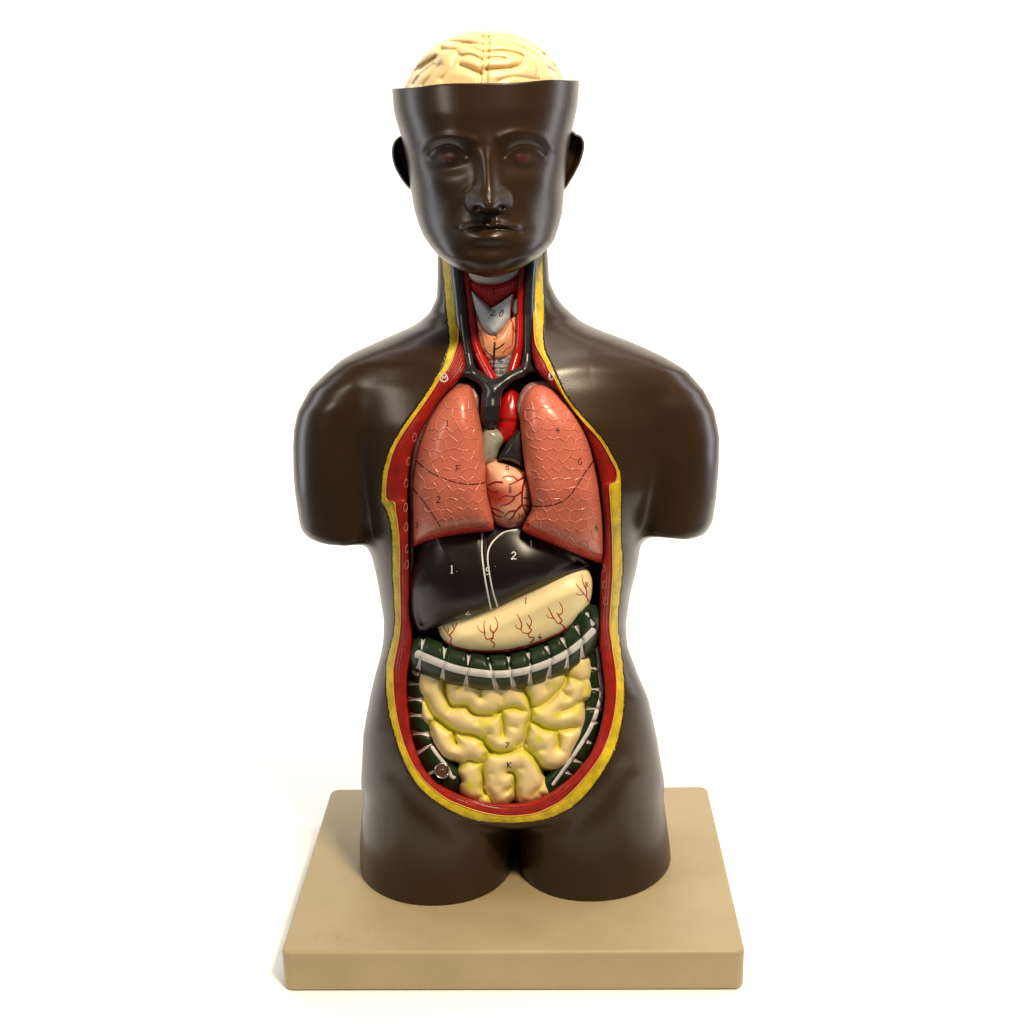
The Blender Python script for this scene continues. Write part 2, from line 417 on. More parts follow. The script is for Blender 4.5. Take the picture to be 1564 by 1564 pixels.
def body(u, v, w):
    l, r = tL(v), tR(v); cu, a = (l+r)/2, (r-l)/2
    b, c = tB(v), tC(v); p = tPf(v)
    # chest and shoulder modelling on the front
    fr = np.clip((c-w)/40, 0, 1)
    disp = 2.5*np.exp(-((pdist(u, v, [(680,572),(640,556),(585,562),(540,585)]))/20)**2)
    disp = disp+2.5*np.exp(-((pdist(u, v, [(850,566),(900,552),(960,560),(1000,580)]))/20)**2)
    disp = disp-2*np.exp(-((pdist(u, v, [(955,1175),(920,1225),(860,1275)]))/16)**2)
    disp = disp-2*np.exp(-((pdist(u, v, [(600,1180),(640,1230),(700,1275)]))/16)**2)
    disp = disp-7*np.exp(-((pdist(u, v, [(556,845),(568,815)]))/22)**2)-7*np.exp(-((pdist(u, v, [(990,835),(978,805)]))/22)**2)
    w2 = w+disp*fr
    t = sell(u-cu, w2-c, a, b, p)
    t = smax(t, v-(1266-((u-785)/250)**2*60), 34)
    lo, li = aLo(v), aLi(v)
    al = sell(u-(lo+li)/2, w2-14, (li-lo)/2, aB(v), 2.15)
    al = smax(al, v-botL(u), 16)
    ro, ri = aRo(v), aRi(v)
    ar = sell(u-(ro+ri)/2, w2-14, (ro-ri)/2, aB(v), 2.15)
    ar = smax(ar, v-botR(u), 16)
    al = smax(al, 545-v, 30); ar = smax(ar, 545-v, 30)
    f = smin(t, al, 30); f = smin(f, ar, 30)
    b1 = legB(v)
    g1 = sell(u-(legL0(v)+legL1(v))/2, w2-2, (legL1(v)-legL0(v))/2, b1, 2.1)
    g2 = sell(u-(legR0(v)+legR1(v))/2, w2-2, (legR1(v)-legR0(v))/2, b1, 2.1)
    g = smin(g1, g2, 14); g = smax(g, 1130-v, 50)
    f = smin(f, g, 18)
    f = smax(f, -(zof(u, v, w)-0.0002)/WS, 3)
    return f

# front depth map of the uncut body
_us = np.arange(560, 980, 3.0); _vs = np.arange(380, 1275, 3.0); _ws = np.arange(-230, 60, 2.0)
_G = body(_us[:, None, None], _vs[None, :, None], _ws[None, None]).astype(np.float32)
_in = _G < 0; _k = np.argmax(_in, 2); _k[~_in.any(2)] = len(_ws)-1; _k = np.maximum(_k, 1)
_ii, _jj = np.indices(_k.shape); _a = _G[_ii, _jj, _k-1]; _b = _G[_ii, _jj, _k]
SM = (_ws[_k-1]+2.0*np.clip(_a/np.where(_a-_b == 0, 1, _a-_b), 0, 1)).astype(np.float32)
SM = np.minimum(SM, 30)
def Sf(u, v): return bil(SM, (u-560)/3.0, (v-380)/3.0)

ST = [  # outer edge, fat/muscle edge, inner edge
 (676,384,690,384,692,384),(676,402,690,408,692,408),(680,440,694,440,696,440),(683.5,480,698,480,700,480),(687,513,700,513,704,514),(686,530,697,529,709,530),
 (681.5,546,692,546,711,548),(676,562,684,564,711,566),(667,576,672,578,698,584),(655,597,659,599,676,606),(627,637,631.5,639,656,636),(607,667,611,669,642,661),
 (595,690,600,691,631,686),(589,710,594,712,625,711),(585,730,590,733,622.5,738),(583.7,763,589.5,762,622,759),(585,768,602,767.5,622,767),(592,782,604,782,623,782),
 (598.5,804,607.5,803,623.5,804),(600,840,610,838,624,838),(601.4,891,610.3,890,625,890),(604,937,611.5,940,625,936),(602.7,965,610,968,629,966),(595,996,605,996,628,996),
 (591,1015,600.5,1019,624,1018),(590.4,1039.5,600.3,1045,621.3,1040),(592,1065,602,1068,622,1070),(596,1092,606,1095,625,1097),(603,1120,612,1121,628,1121),(611,1145,620,1145,637,1150),
 (620.5,1169,630.7,1168,646,1171),(630,1186,640,1182,655,1183),(641,1202,651,1195.7,668,1196),(666.5,1224,680,1219,690,1208),(702,1244,708,1231.5,713,1218),(733,1253,737,1241,740,1225),
 (774,1256.5,774,1246.6,774,1228),(823,1252.7,815,1243,808,1224),(850,1244,840,1233,829,1217),(871.5,1233,857,1223.5,843,1209),(890,1217,875,1208,858,1198),(908,1195,891,1190,872,1187),
 (921,1176,906,1171,887,1170),(933,1154,919,1151,901,1152),(941,1134,929,1128,911,1130),(946.5,1114,935.5,1106,918.5,1104),(951,1085,940,1080,923,1080),(952.5,1062,942,1055,924,1058),
 (951.7,1035,941,1028,921.5,1028),(949,1008,937.5,1004,917.5,1000),(946,985,934.5,985,915,985),(943,955,931,955,914.5,955),(944.5,920,933,916,916,918),(949,880,935.5,880,918,878),
 (949.5,850,935.5,850,922,850),(947,820,935,820,923,820),(947.5,790,933.5,790,922.5,790),(948,765,932,765,920,765),(948,744,931.5,741,918,746),(948,735,941,735,917,735),
 (945,718,942,720,913,716),(936.6,700,933.5,702,908,698),(919,670,916,672,899,672),(892,640,889.5,642,887,646),(864,605,861,607,866,614),(851,578,848,580,843,588),
 (845,566,838.5,566,823,570),(840,554,833,554,815,552),(833,540,825,540,812,540),(829,520,817,520,811,522),(829.5,480,815,480,812,480),(829,440,816,440,813,440),(828,402,816,402,813,402),(829,384,816,384,813,384)]
ST = np.array(ST, float)
SD = crom(ST, 5)
polyO = Poly(SD[:, :2], smooth=False, pad=40)
polyI = Poly(SD[:, 4:6], smooth=False, pad=40)

def skin(u, v, w):
    f = body(u, v, w)
    cav = smax(polyO(u, v), w-62, 4)
    return smax(f, -cav, 2.4)
torso = build('torso', skin, (438, 1108, 376, 1400, -220, 212), 2.4, M['skin'], root)

# ------------------------------------------------------------------ cut wall rings
def ring(name, profile, mat_, parent, closed_tail=None):
    rows = []; acr = []
    for (pu, pv, dw, a) in profile: rows.append(P(pu, pv, Sref(pu, pv)+dw)); acr.append(np.full(len(pu), a) if np.isscalar(a) else a)
    n = len(rows[0]); m = len(rows)
    V = np.concatenate(rows); Q = []
    for i in range(m-1):
        for j in range(n-1): Q.append((i*n+j, (i+1)*n+j, (i+1)*n+j+1, i*n+j+1))
    al = np.tile(np.concatenate([[0], np.cumsum(np.linalg.norm(np.diff(SD[:, :2], axis=0), axis=1))]), m)
    return mesh_np(name, V, Q, mat_, parent, {'across': np.concatenate(acr), 'along': al})
Oe, Me, Ie = SD[:, :2], SD[:, 2:4], SD[:, 4:6]
def lerp(A, B, t): return A*(1-t)+B*t
def Sref(u, v): return Sf(u, v)
rs = np.random.RandomState(4)
jit = np.convolve(rs.randn(len(SD)), [.25, .5, .25], 'same')*0.5
wid = np.linalg.norm(Me-Oe, axis=1)
outn = Oe-Ie; outn /= np.linalg.norm(outn, axis=1, keepdims=True)
prof = []
for off, dw in ((3.2, 12), (2.4, 3.2), (1.2, 1.0)):
    q = Oe+outn*off; prof.append((q[:, 0], q[:, 1], dw, 0))
for t, dw in ((.1, .8), (.3, 1.2), (.6, 1.6), (.85, 2.4), (1.0, 4), (1.0, 16)):
    q = lerp(Oe, Me, t); q[:, 0] += jit*(0.5 if 0.1 < t else 0.0); prof.append((q[:, 0], q[:, 1], dw, t*8))
fat = ring('fat_layer', prof, M['fat'], root)
prof = []; wI = np.linalg.norm(Ie-Me, axis=1)
for t, dw in ((-.02, 12), (.0, 3.4), (.12, 3.6), (.3, 4.5), (.5, 6), (.7, 8), (.88, 11), (.97, 16), (1.0, 24), (1.02, 45), (1.04, 90)):
    q = lerp(Me, Ie, t); prof.append((q[:, 0], q[:, 1], dw, t*wI))
mus = ring('muscle_layer', prof, M['muscle'], root)
# thin orange painted line between the two
pl = []
for t, dw in ((-1.1, 2.6), (-.5, 1.4), (0.3, 1.3), (.9, 3.2)):
    nrm = (Ie-Me)/(np.linalg.norm(Ie-Me, axis=1, keepdims=True)+1e-6); q = Me+nrm*t; pl.append((q[:, 0], q[:, 1], dw, 0))
ring('fat_edge', pl, M['fatline'], fat)
# cavity lining: closes the hollow behind the organs
lv = []; Q = []; n = len(SD)
cen = np.stack([np.interp(Ie[:, 1], [380, 520, 620, 1100, 1230], [754, 757, 775, 773, 773]), np.clip(Ie[:, 1], 400, 1080)], 1)
for k, dw in ((1.03, 60), (1.0, 88), (.9, 100), (.6, 110), (.3, 112), (0, 112)):
    q = lerp(cen, Ie, k); lv.append(P(q[:, 0], q[:, 1], np.minimum(Sf(Ie[:, 0], Ie[:, 1])+dw, 58)))
for i in range(len(lv)-1):
    for j in range(n-1): Q.append((i*n+j, (i+1)*n+j, (i+1)*n+j+1, i*n+j+1))
mesh_np('cavity_lining', np.concatenate(lv), Q, M['lining'], root)

# ------------------------------------------------------------------ head
hL = tab([(100,598),(124,598),(135,598.5),(150,599.5),(173,602),(209,612.5),(247,621),(286,626.5),(324,633.5),(345,640),(360,646.5),(376,657),(391,670),(402,684),(409,696),(415,709),(420,726),(423,742),(430,746)], 2.5)
hR = tab([(100,885.5),(124,885),(140,884),(163,882),(209,871.6),(247,866.5),(286,862),(324,859),(345,854),(368,846),(380,836),(393,823),(402,808),(409,797),(415,785),(419,772),(422,757),(430,752)], 2.5)
hB = tab([(90,160),(130,166),(180,172),(250,174),(300,172),(330,165),(360,140),(385,105),(405,72),(415,50),(423,24),(430,10)], 5)
hFr = tab([(90,-160),(130,-166),(170,-172),(220,-174),(260,-172),(330,-172),(380,-176),(400,-176),(415,-168),(423,-158),(440,-150)], 5)
rim = tab([(580,136),(598,135),(631,133.6),(669,128.5),(695,127),(759,126.7),(797,125.5),(836,121.5),(885,122.6),(900,123)], 5)
def G2(u, v, cu, cv, su, sv): return np.exp(-((u-cu)/su)**2-((v-cv)/sv)**2)
def ss(x, a, b):
    t = np.clip((x-a)/(b-a), 0, 1); return t*t*(3-2*t)
BRL = crom([(638,234),(652,217),(680,207.5),(706,209),(724,214)], 3); BRR = crom([(846,228),(830,209),(800,201.5),(778,204),(762,210)], 3)
LDL = crom([(657,241),(666,231),(682,225.5),(698,229),(711,243)], 3); LDR = crom([(831,241),(818,230),(800,226),(783,231),(770,245)], 3)
LWL = crom([(657,241),(668,249),(684,252),(700,250),(712,245)], 3); LWR = crom([(831,241),(818,250),(800,252),(784,250),(770,246)], 3)
MO = crom([(699,351),(722,349.5),(738,349),(748,351),(760,349),(778,350),(799,352)], 3)
def face(u, v):
    d = -12*np.exp(-(((u-684)/38)**2+((v-242)/23)**2)**1.5)-12*np.exp(-(((u-801)/38)**2+((v-240)/23)**2)**1.5)
    d = d+2*np.exp(-(pdist(u, v, BRL)/6)**2)+2*np.exp(-(pdist(u, v, BRR)/6)**2)
    d = d+7*G2(u, v, 684, 241, 22, 14)+7*G2(u, v, 800, 241, 22, 14)
    d = d+.8*np.exp(-(pdist(u, v, LDL)/4)**2)+.8*np.exp(-(pdist(u, v, LDR)/4)**2)
    up = [(x, y-6) for x, y in LDL]; ur = [(x, y-6) for x, y in LDR]
    d = d-1.5*np.exp(-(pdist(u, v, up)/3.2)**2)-1.5*np.exp(-(pdist(u, v, ur)/3.2)**2)
    d = d+.3*np.exp(-(pdist(u, v, LWL)/4)**2)+.3*np.exp(-(pdist(u, v, LWR)/4)**2)
    # nose
    cx = 742.5+(v-225)*0.05
    t = np.clip((v-222)/88, 0, 1)
    amp = (6+21*t**1.1)*ss(v, 190, 245)*(1-ss(v, 316, 327))
    wd = 15+4*t-2*np.exp(-((t-.45)/.25)**2)
    d = d+amp*np.exp(-(np.abs(u-cx)/wd)**2.1)
    d = d+5*G2(u, v, 747, 309, 13, 11)
    d = d+7.5*np.exp(-(((u-725)/13)**2+((v-304)/15)**2))+7.5*np.exp(-(((u-769)/13)**2+((v-304)/15)**2))
    cL = crom([(722,285),(711,295),(709,310),(715,321)], 3); cR = crom([(771,285),(782,295),(785,310),(779,320)], 3)
    d = d-1.2*np.exp(-(pdist(u, v, cL)/4)**2)-1.2*np.exp(-(pdist(u, v, cR)/4)**2)
    d = d-10*G2(u, v, 729, 318, 6, 3.4)-10*G2(u, v, 767, 317, 6, 3.4)
    d = d+5*G2(u, v, 747, 322, 7, 6)
    # mouth
    d = d+8*G2(u, v, 748, 358, 60, 44)
    d = d-2.2*G2(u, v, 748, 336, 5, 9)+1.5*G2(u, v, 738, 338, 4, 8)+1.5*G2(u, v, 758, 338, 4, 8)
    d = d+4*np.exp(-(pdist(u, v, [(708,347),(734,343),(748,345),(762,343),(790,348)])/5)**2)
    d = d-4.0*np.exp(-(pdist(u, v, MO)/3.6)**2)*(1-.6*np.clip((np.abs(u-749)-30)/20, 0, 1))
    d = d-1.2*G2(u, v, 694, 354, 15, 12)-1.2*G2(u, v, 804, 355, 15, 12)
    d = d+6*G2(u, v, 749, 364, 30, 10)
    d = d-3.5*G2(u, v, 748, 380, 32, 9)+3*G2(u, v, 747, 400, 40, 22)
    # cheeks: slight hollows beside the mouth, cheekbone swell
    d = d-4*G2(u, v, 668, 335, 22, 34)-4*G2(u, v, 829, 335, 22, 34)+4*G2(u, v, 655, 283, 22, 18)+4*G2(u, v, 839, 281, 22, 18)
    d = d-1.0*np.exp(-(pdist(u, v, [(704,318),(694,334),(690,348)])/10)**2)-1.0*np.exp(-(pdist(u, v, [(790,318),(801,334),(806,348)])/10)**2)
    return d
def head(u, v, w):
    l, r = hL(v), hR(v); b = hB(v); c = hFr(v)+b
    fr = np.clip((c+10-w)/60, 0, 1)
    f = sell(u-(l+r)/2, w+face(u, v)*fr-c, (r-l)/2, b, 2.25)
    f = smax(f, rim(u)-v, 3)
    f = smax(f, v-423.5, 5)
    return f
hd = build('head', head, (592, 892, 114, 430, -232, 190), (1.7, 1.7, 2.0), M['skin'], root)

# eyes: painted irises
for cu, cv in ((682, 242), (799.5, 242.5)):
    s = Strokes(); s.add([hd], [(cu-11, cv-3), (cu, cv-3.5), (cu+11, cv-3)], 3.2, h=.0001, nc=5, step=1)
    s.add([hd], [(cu-8, cv+2.5), (cu+8, cv+2.5)], 3.4, h=.00012, nc=5, step=1)
    s.build('eye', M['iris'], hd)

# ears
def make_ear(pts, sgn, wc):
    po = Poly(pts, pad=14, res=.8)
    inner = min(p[0] for p in pts) if sgn > 0 else max(p[0] for p in pts)
    def f(u, v, w):
        d = po(u, v)
        ctr = wc-(np.abs(u-inner))*0.15
        rimh = 7*np.exp(-((d+3.2)/2.6)**2)
        conch = -9*ss(-d, 4, 10)
        anti = 5*np.exp(-((d+8.2)/1.8)**2)
        y = w-ctr+rimh+conch+anti
        return smax(d, np.abs(y)-5, 4)
    us = [p[0] for p in pts]; vs = [p[1] for p in pts]
    return build('ear', f, (min(us)-4, max(us)+4, min(vs)-4, max(vs)+4, wc-24, wc+18), (.8, .8, .9), M['skin'], hd)
make_ear([(622,204),(613,206.5),(604,213),(599,224),(598.4,237),(601,250),(606,262),(615,277),(626,289),(636,284),(640,250),(636,210)], -1, 10)
make_ear([(866,198),(875.5,200),(880,204),(887,207),(891.5,214),(892.8,222),(891,234),(887,247),(880,262),(872,276),(862,290),(852,284),(850,250),(854,206)], 1, 10)

# ------------------------------------------------------------------ brain
bL = tab([(30,735),(44,727),(47,712),(52,696),(58,682),(68,664),(81,649),(97,637),(114.5,626),(132,617),(160,612)], 1.5)
bR = tab([(30,745),(43.5,752),(46,775),(50,790),(58,806),(68,823),(80,837),(94,848.6),(107,856),(119.5,861.4),(160,866)], 1.5)
bB = tab([(30,20),(44,50),(47,68),(52,84),(58,98),(68,113),(81,127),(97,138),(114,146),(135,150),(160,152)], 2)
def z5(pts): return crom([(600+x/5.393, 30+y/5.393) for x, y in pts], 3)
GRV = [(z5(g), a, s) for g, a, s in [
 ([(470,180),(600,190),(740,208)],6,3),([(590,125),(700,130),(745,150)],4,3),([(415,245),(520,245),(565,200),(640,195)],5,3),([(525,265),(560,298),(640,290),(730,330)],6,3),
 ([(655,232),(745,270)],5,2.4),([(560,375),(640,405),(728,448)],8,3.2),([(95,550),(140,460),(260,360),(350,310)],4,2.4),([(165,535),(230,450),(330,370)],5,3),
 ([(245,545),(320,450),(385,370)],5,3),([(400,490),(480,400),(515,300)],4,3),([(400,245),(330,330),(230,400)],4,3),([(120,560),(180,420)],3,2),
 ([(775,155),(850,130),(1030,160),(1130,205),(1250,290)],4,2.6),([(775,208),(900,190),(1050,225),(1190,295),(1205,350),(1190,490)],5,2.8),
 ([(780,268),(880,258),(980,270),(1070,300),(1065,360),(1000,392),(880,405),(770,412)],7,3),([(775,322),(850,312),(925,320)],6,2.6),
 ([(1280,400),(1340,440),(1370,500)],4,3),([(1260,300),(1330,380),(1400,470)],3,3),([(830,90),(940,85),(1030,120)],3,2),([(870,510),(1000,470),(1190,500)],2.5,4)]]
MID = z5([(762,60),(762,140),(758,260),(750,400),(742,560)])
def brain(u, v, w):
    l, r = bL(v), bR(v); f = sell(u-(l+r)/2, w, (r-l)/2, bB(v), 2.1)
    f = smax(f, 46.5-v, 7)
    gr = 0
    for g, a, s in GRV: gr = gr+a*(.75*np.exp(-(pdist(u, v, g)/(s*2.3))**2)+.6*np.exp(-(pdist(u, v, g)/(s*.75))**2))
    m = pdist(u, v, MID)
    gr = gr+5*np.exp(-((m-4.5)/2.6)**2)*(1-ss(v, 130, 150))
    gr = gr*np.clip((10-w)/30, 0, 1)
    bk = 5*np.exp(-(np.sin(u*.11+2*np.sin(v*.09))*np.cos(w*.07+u*.03)/0.22)**2)*np.clip((w-5)/30, 0, 1)
    return smax(f+gr+bk*0.8, v-165, 4)
br = build('brain', brain, (606, 872, 38, 170, -162, 162), (1.5, 1.3, 2.2), M['brainm'], root)

# ------------------------------------------------------------------ organ helper
def organ(name, pts, mat_, rec, T, R, parent=root, st=1.6, disp=None, attrs=None, back=8, smooth=True, sfn=None, pad=30, blur=9):
    po = Poly(pts, smooth=smooth, pad=pad, res=1.2, blur=blur)
    sfn = sfn or Sf
    def f(u, v, w):
        d = po(u, v); wc = sfn(u, v)+rec+T
        ww = w if disp is None else w+disp(u, v, d)
        x = np.maximum(d+R, 0)/R; y = np.minimum(ww-wc, 0)/T
        q = np.sqrt(x*x+y*y)
        m = R*T/np.sqrt((R*y/np.maximum(q, 1e-3))**2+(T*x/np.maximum(q, 1e-3))**2+1e-3)
        m = np.clip(m, min(R, T), max(R, T))
        return np.maximum((q-1)*m, w-wc-back)
    p = po.pts; lo, hi = p.min(0), p.max(0)
    s = [float(sfn(np.array([a]), np.array([b]))[0]) for a in np.linspace(lo[0], hi[0], 7) for b in np.linspace(lo[1], hi[1], 7)]
    box = (lo[0]-4, hi[0]+4, lo[1]-4, hi[1]+4, min(s)+rec-12, max(s)+rec+T+back+4)
    at = {k: (lambda u, v, w, g=g: g(u, v, w, po(u, v))) for k, g in (attrs or {}).items()}
    o = build(name, f, box, st, mat_, parent, at)
    return o, po
def Z3(pts): return [(570+x/4.01, 560+y/4.01) for x, y in pts]
def Z4(pts): return [(580+x/4.116, 780+y/4.116) for x, y in pts]
def Z5(pts): return [(580+x/4.116, 1000+y/4.116) for x, y in pts]
def Z2(pts): return [(640+x/6.015, 380+y/6.015) for x, y in pts]
def Z6(pts): return [(720+x/8.23, 630+y/8.23) for x, y in pts]

Schest = lambda u, v: np.maximum(Sf(u, v), -168)
# lungs
RLp = Z3([(555,108),(600,122),(628,190),(655,310),(675,440),(688,600),(692,720),(703,800),(722,880),(737,945),(740,985),(733,1004),(690,1012),(600,1020),(450,1045),(320,1075),(252,1102),(240,1075),(240,900),(243,720),(268,520),(318,360),(395,225),(470,140)])
LLp = Z3([(1000,108),(940,150),(905,230),(900,330),(912,500),(935,650),(962,790),(972,860),(945,920),(912,985),(925,1012),(1000,1048),(1150,1112),(1300,1172),(1412,1208),(1420,1180),(1420,1050),(1405,850),(1370,650),(1330,450),(1260,280),(1170,180),(1080,120)])
RB = Z3([(250,1104),(320,1077),(450,1046),(600,1022),(690,1014),(733,1006)]); LB = Z3([(912,1000),(1000,1048),(1150,1112),(1300,1172),(1415,1208)])
def rimattr(line, wdt): return lambda u, v, w, d: 1-ss(pdist(u, v, line), wdt*.75, wdt)
def lungdisp(line): return lambda u, v, d: -3.0*(1-ss(pdist(u, v, line), 8, 16))
rl, _prl = organ('lung', RLp, M['lung'], -7, 44, 36, st=1.7, attrs={'smoothrim': rimattr(RB, 11), 'along': lambda u, v, w, d: u*2.2}, disp=lungdisp(RB))
ll, _pll = organ('lung', LLp, M['lung'], -7, 44, 36, st=1.7, attrs={'smoothrim': rimattr(LB, 14), 'along': lambda u, v, w, d: u*2.2}, disp=lungdisp(LB))
rl['label'] = 'salmon lung on the left of the photo, marked 1, F, 2 and 3'
ll['label'] = 'salmon lung on the right of the photo, marked 4, G, 5 and 6'
for o, lines in ((rl, [Z3([(262,575),(340,640),(450,692),(560,718),(640,718),(692,706)]), Z3([(243,748),(300,815),(360,900),(412,985)])]), (ll, [Z3([(975,855),(1060,852),(1130,838),(1190,805),(1240,740),(1290,660),(1355,568)])])):
    s = Strokes()
    for l in lines: s.add([o], l, 1.1, h=.00025)
    s.split('fissure_line', M['darkred'], o)
glyphs([rl], [('1',683,646,6,9),('F',700,716,11,10),('2',670,763,7,10),('3',636.5,802,5,8)], M['black'], 'lettering', rl)
glyphs([ll], [('4',852,657,7,9),('G',886,705,6,10),('5',805.5,799,6,9),('6',911,805,6,10)], M['black'], 'lettering', ll)
LET = [(683,646),(700,716),(670,763),(636,802),(852,657),(886,705),(805,799),(911,805)]
def hexnet(o, po, cell, seed, skip, line):
    rs = np.random.RandomState(seed); lo, hi = po.pts.min(0), po.pts.max(0); dx = cell; dy = cell*.90
    jit = {}
    def vert(i, j, k):                      # corner of a honeycomb, jittered once
        if (i, j, k) not in jit:
            x = lo[0]+(i+.5*(j % 2))*dx; y = lo[1]+j*dy
            y += dy*(.34 if k == 0 else .66); x += 0 if k == 0 else dx*.5
            jit[(i, j, k)] = (x+rs.uniform(-1, 1)*cell*.2, y+rs.uniform(-1, 1)*cell*.2)
        return jit[(i, j, k)]
    s = Strokes(); nj = int((hi[1]-lo[1])/dy)+2; ni = int((hi[0]-lo[0])/dx)+2
    for j in range(-1, nj):
        for i in range(-1, ni):
            a = vert(i, j, 0); b = vert(i, j, 1); a2 = vert(i+1, j, 0)
            up = vert(i+(j % 2)-0, j+1, 0) if True else None
            for p, q in ((a, b), (b, a2), (b, vert(i+(1 if j % 2 else 0), j+1, 0))):
                m = ((p[0]+q[0])/2, (p[1]+q[1])/2)
                if po(np.array([m[0]]), np.array([m[1]]))[0] > -7 or pdist(m[0], m[1], line) < 17: continue
                if rs.rand() < skip(m) or min((m[0]-a_)**2+(m[1]-b_)**2 for a_, b_ in LET) < 75: continue
                mid = (m[0]+rs.uniform(-1, 1)*.8, m[1]+rs.uniform(-1, 1)*.8)
                s.add([o], [p, mid, q], 1.15, h=.00042, nc=5, step=2.2)
    s.build('cell_ridges', M['lungridge'], o)
hexnet(rl, _prl, 17, 3, lambda m: .03+.45*(m[0] < 660), RB)
hexnet(ll, _pll, 17, 5, lambda m: .02+.2*(m[1] < 615), LB)
# greyish pleura edges behind the lungs
organ('pleura', Z3([(480,112),(560,92),(600,96),(632,130),(655,200),(662,330),(640,420),(300,520),(255,900),(250,1180),(243,1280),(222,1280),(225,900),(222,700),(240,540),(262,440),(310,330),(370,240),(420,170)]), M['pleura'], 30, 10, 6, st=2)
organ('pleura', Z3([(1100,100),(1010,85),(940,110),(905,150),(885,200),(885,300),(1000,500),(1300,600),(1400,800),(1412,900),(1415,780),(1390,640),(1350,440),(1290,290),(1210,180),(1150,120)]), M['pleura'], 30, 10, 6, st=2)

# great vessels in the chest
Sh = lambda u, v: np.maximum(Sf(u, v), -150)
svc, _ = organ('dark_vein_trunk', Z3([(560,20),(640,60),(700,95),(760,85),(840,25),(900,20),(860,80),(800,160),(770,240),(765,330),(770,420),(700,450),(650,420),(640,330),(630,200),(600,120)]), M['vein'], 42, 22, 16)
ao, _ = organ('aorta', Z3([(830,120),(870,140),(900,200),(915,300),(905,400),(860,450),(790,480),(755,420),(750,330),(755,260),(780,180)]), M['red'], 34, 26, 20,
   disp=lambda u, v, d: -2*np.exp(-((v-642)/2)**2)-3*ss(v, 642, 645))
glyphs([ao], [('1',776,634,3,6),('8',782,634,4,5)], M['darkred'], 'lettering', ao)
# heart
hp = Z6([(150,600),(320,590),(450,620),(620,690),(700,740),(760,860),(780,1000),(770,1180),(720,1320),(620,1430),(480,1480),(330,1440),(230,1330),(185,1180),(160,1000),(150,800)])
def hdisp(u, v, d): return 3*G2(u, v, 770, 735, 30, 25)
ht, _ = organ('heart', hp, M['heart'], 17, 46, 34, st=1.3, disp=hdisp, attrs={'tint': lambda u, v, w, d: np.clip(1.0*G2(u, v, 760, 754, 22, 12)+.6*G2(u, v, 770, 766, 20, 6)+.8*G2(u, v, 765, 803, 30, 9)+.35*G2(u, v, 790, 745, 10, 12), 0, 1)})
pv, _ = organ('pulmonary_vessel', Z6([(600,200),(545,225),(470,330),(400,450),(325,600),(400,612),(520,640),(620,690),(660,640),(680,400),(660,240)]), M['vein'], 22, 26, 18, st=1.1, parent=ht)
au, _ = organ('auricle', Z6([(150,165),(220,165),(310,205),(370,255),(400,310),(395,380),(350,470),(300,600),(200,660),(120,700),(90,400)]), M['auricle'], 22, 26, 20, st=1.1, parent=ht)
s = Strokes()
for l, r in (([(690,795),(580,860),(470,912)],9),([(700,800),(655,900),(640,1000),(640,1150),(700,1290),(690,1330)],9),([(580,850),(520,805),(430,800),(390,830)],6),([(400,880),(300,875),(205,915)],9),
   ([(205,945),(240,985),(300,1000),(345,975)],7),([(640,985),(550,1050),(430,1045),(345,1090)],8),([(550,1060),(480,1140),(370,1165)],7),([(640,1155),(560,1240),(520,1310),(470,1360)],9),
   ([(560,1235),(480,1245),(410,1310)],7),([(240,1200),(330,1225),(410,1270)],8),([(260,1245),(320,1300),(385,1310)],8),([(650,1070),(740,1085)],7),([(660,1160),(750,1195)],7),([(640,1000),(560,1040)],7)):
    s.add([ht], Z6(l), r*1.7/8.23, h=.0004, taper=.45)
s.build('coronary_vessel', M['corvein'], ht)
glyphs([ht], [('G',775,715,6,6),('8',779,748,6,10),('.',786.5,746,4,4),('H',795.5,788,7,9)], M['black'], 'lettering', ht)

# liver: own dark colour, top tilted back behind the lungs
LTOP = RB+Z4([(720,105),(800,90),(880,95)])+LB[:3]
lvp = Z4([(300,150),(450,110),(640,95),(760,70),(900,90),(1100,170),(1250,260),(1342,343),(1335,352),(1250,388),(1050,460),(850,560),(700,628),(500,688),(350,738),(285,757),(248,758),(220,728),(198,675),(183,600),(186,450),(215,320),(250,220)])
Sl = lambda u, v: np.maximum(Sf(u, v), -152)
LTF = tab([(600,834),(620,830),(680,822),(735,812),(780,805),(800,808),(860,835),(906,860),(930,870)], 12)
def lvdisp(u, v, d):
    return -15*(1-ss(v-LTF(u), 0, 75)) -2.0*np.exp(-(pdist(u, v, Z4([(645,150),(655,300),(690,500),(715,630)]))/5)**2)+7*G2(u, v, 805, 862, 60, 34)+9*G2(u, v, 675, 895, 60, 60)
lv, _ = organ('liver', lvp, M['liver'], 5, 25, 40, disp=lvdisp, sfn=Sl, blur=20)
s = Strokes()
s.add([lv], Z4([(645,140),(642,250),(655,380),(675,500),(700,625)]), 1.2, h=.0004)
s.add([lv], Z4([(870,120),(790,132),(730,175),(690,230),(678,300),(690,400),(712,510),(742,610)]), 1.2, h=.0004)
s.split('ligament_line', M['whiteink'], lv)
glyphs([lv], [('1',690,869.5,6,12),('.',698,868,5,10),('2',785,848.5,9,11),('5',745,872,7,11),('.',757,862,5,6),('4',715,938,9,10),('1',811,829.5,5,8)], M['whiteink'], 'lettering', lv, r=.7)
s = Strokes(); s.add([lv], Z4([(500,682),(560,668),(615,655)]), 3.4, h=.0006, rfun=lambda f: 3.4*math.sin(math.pi*min(max(f, .1), .9)))
s.build('gallbladder', M['olive'], lv)
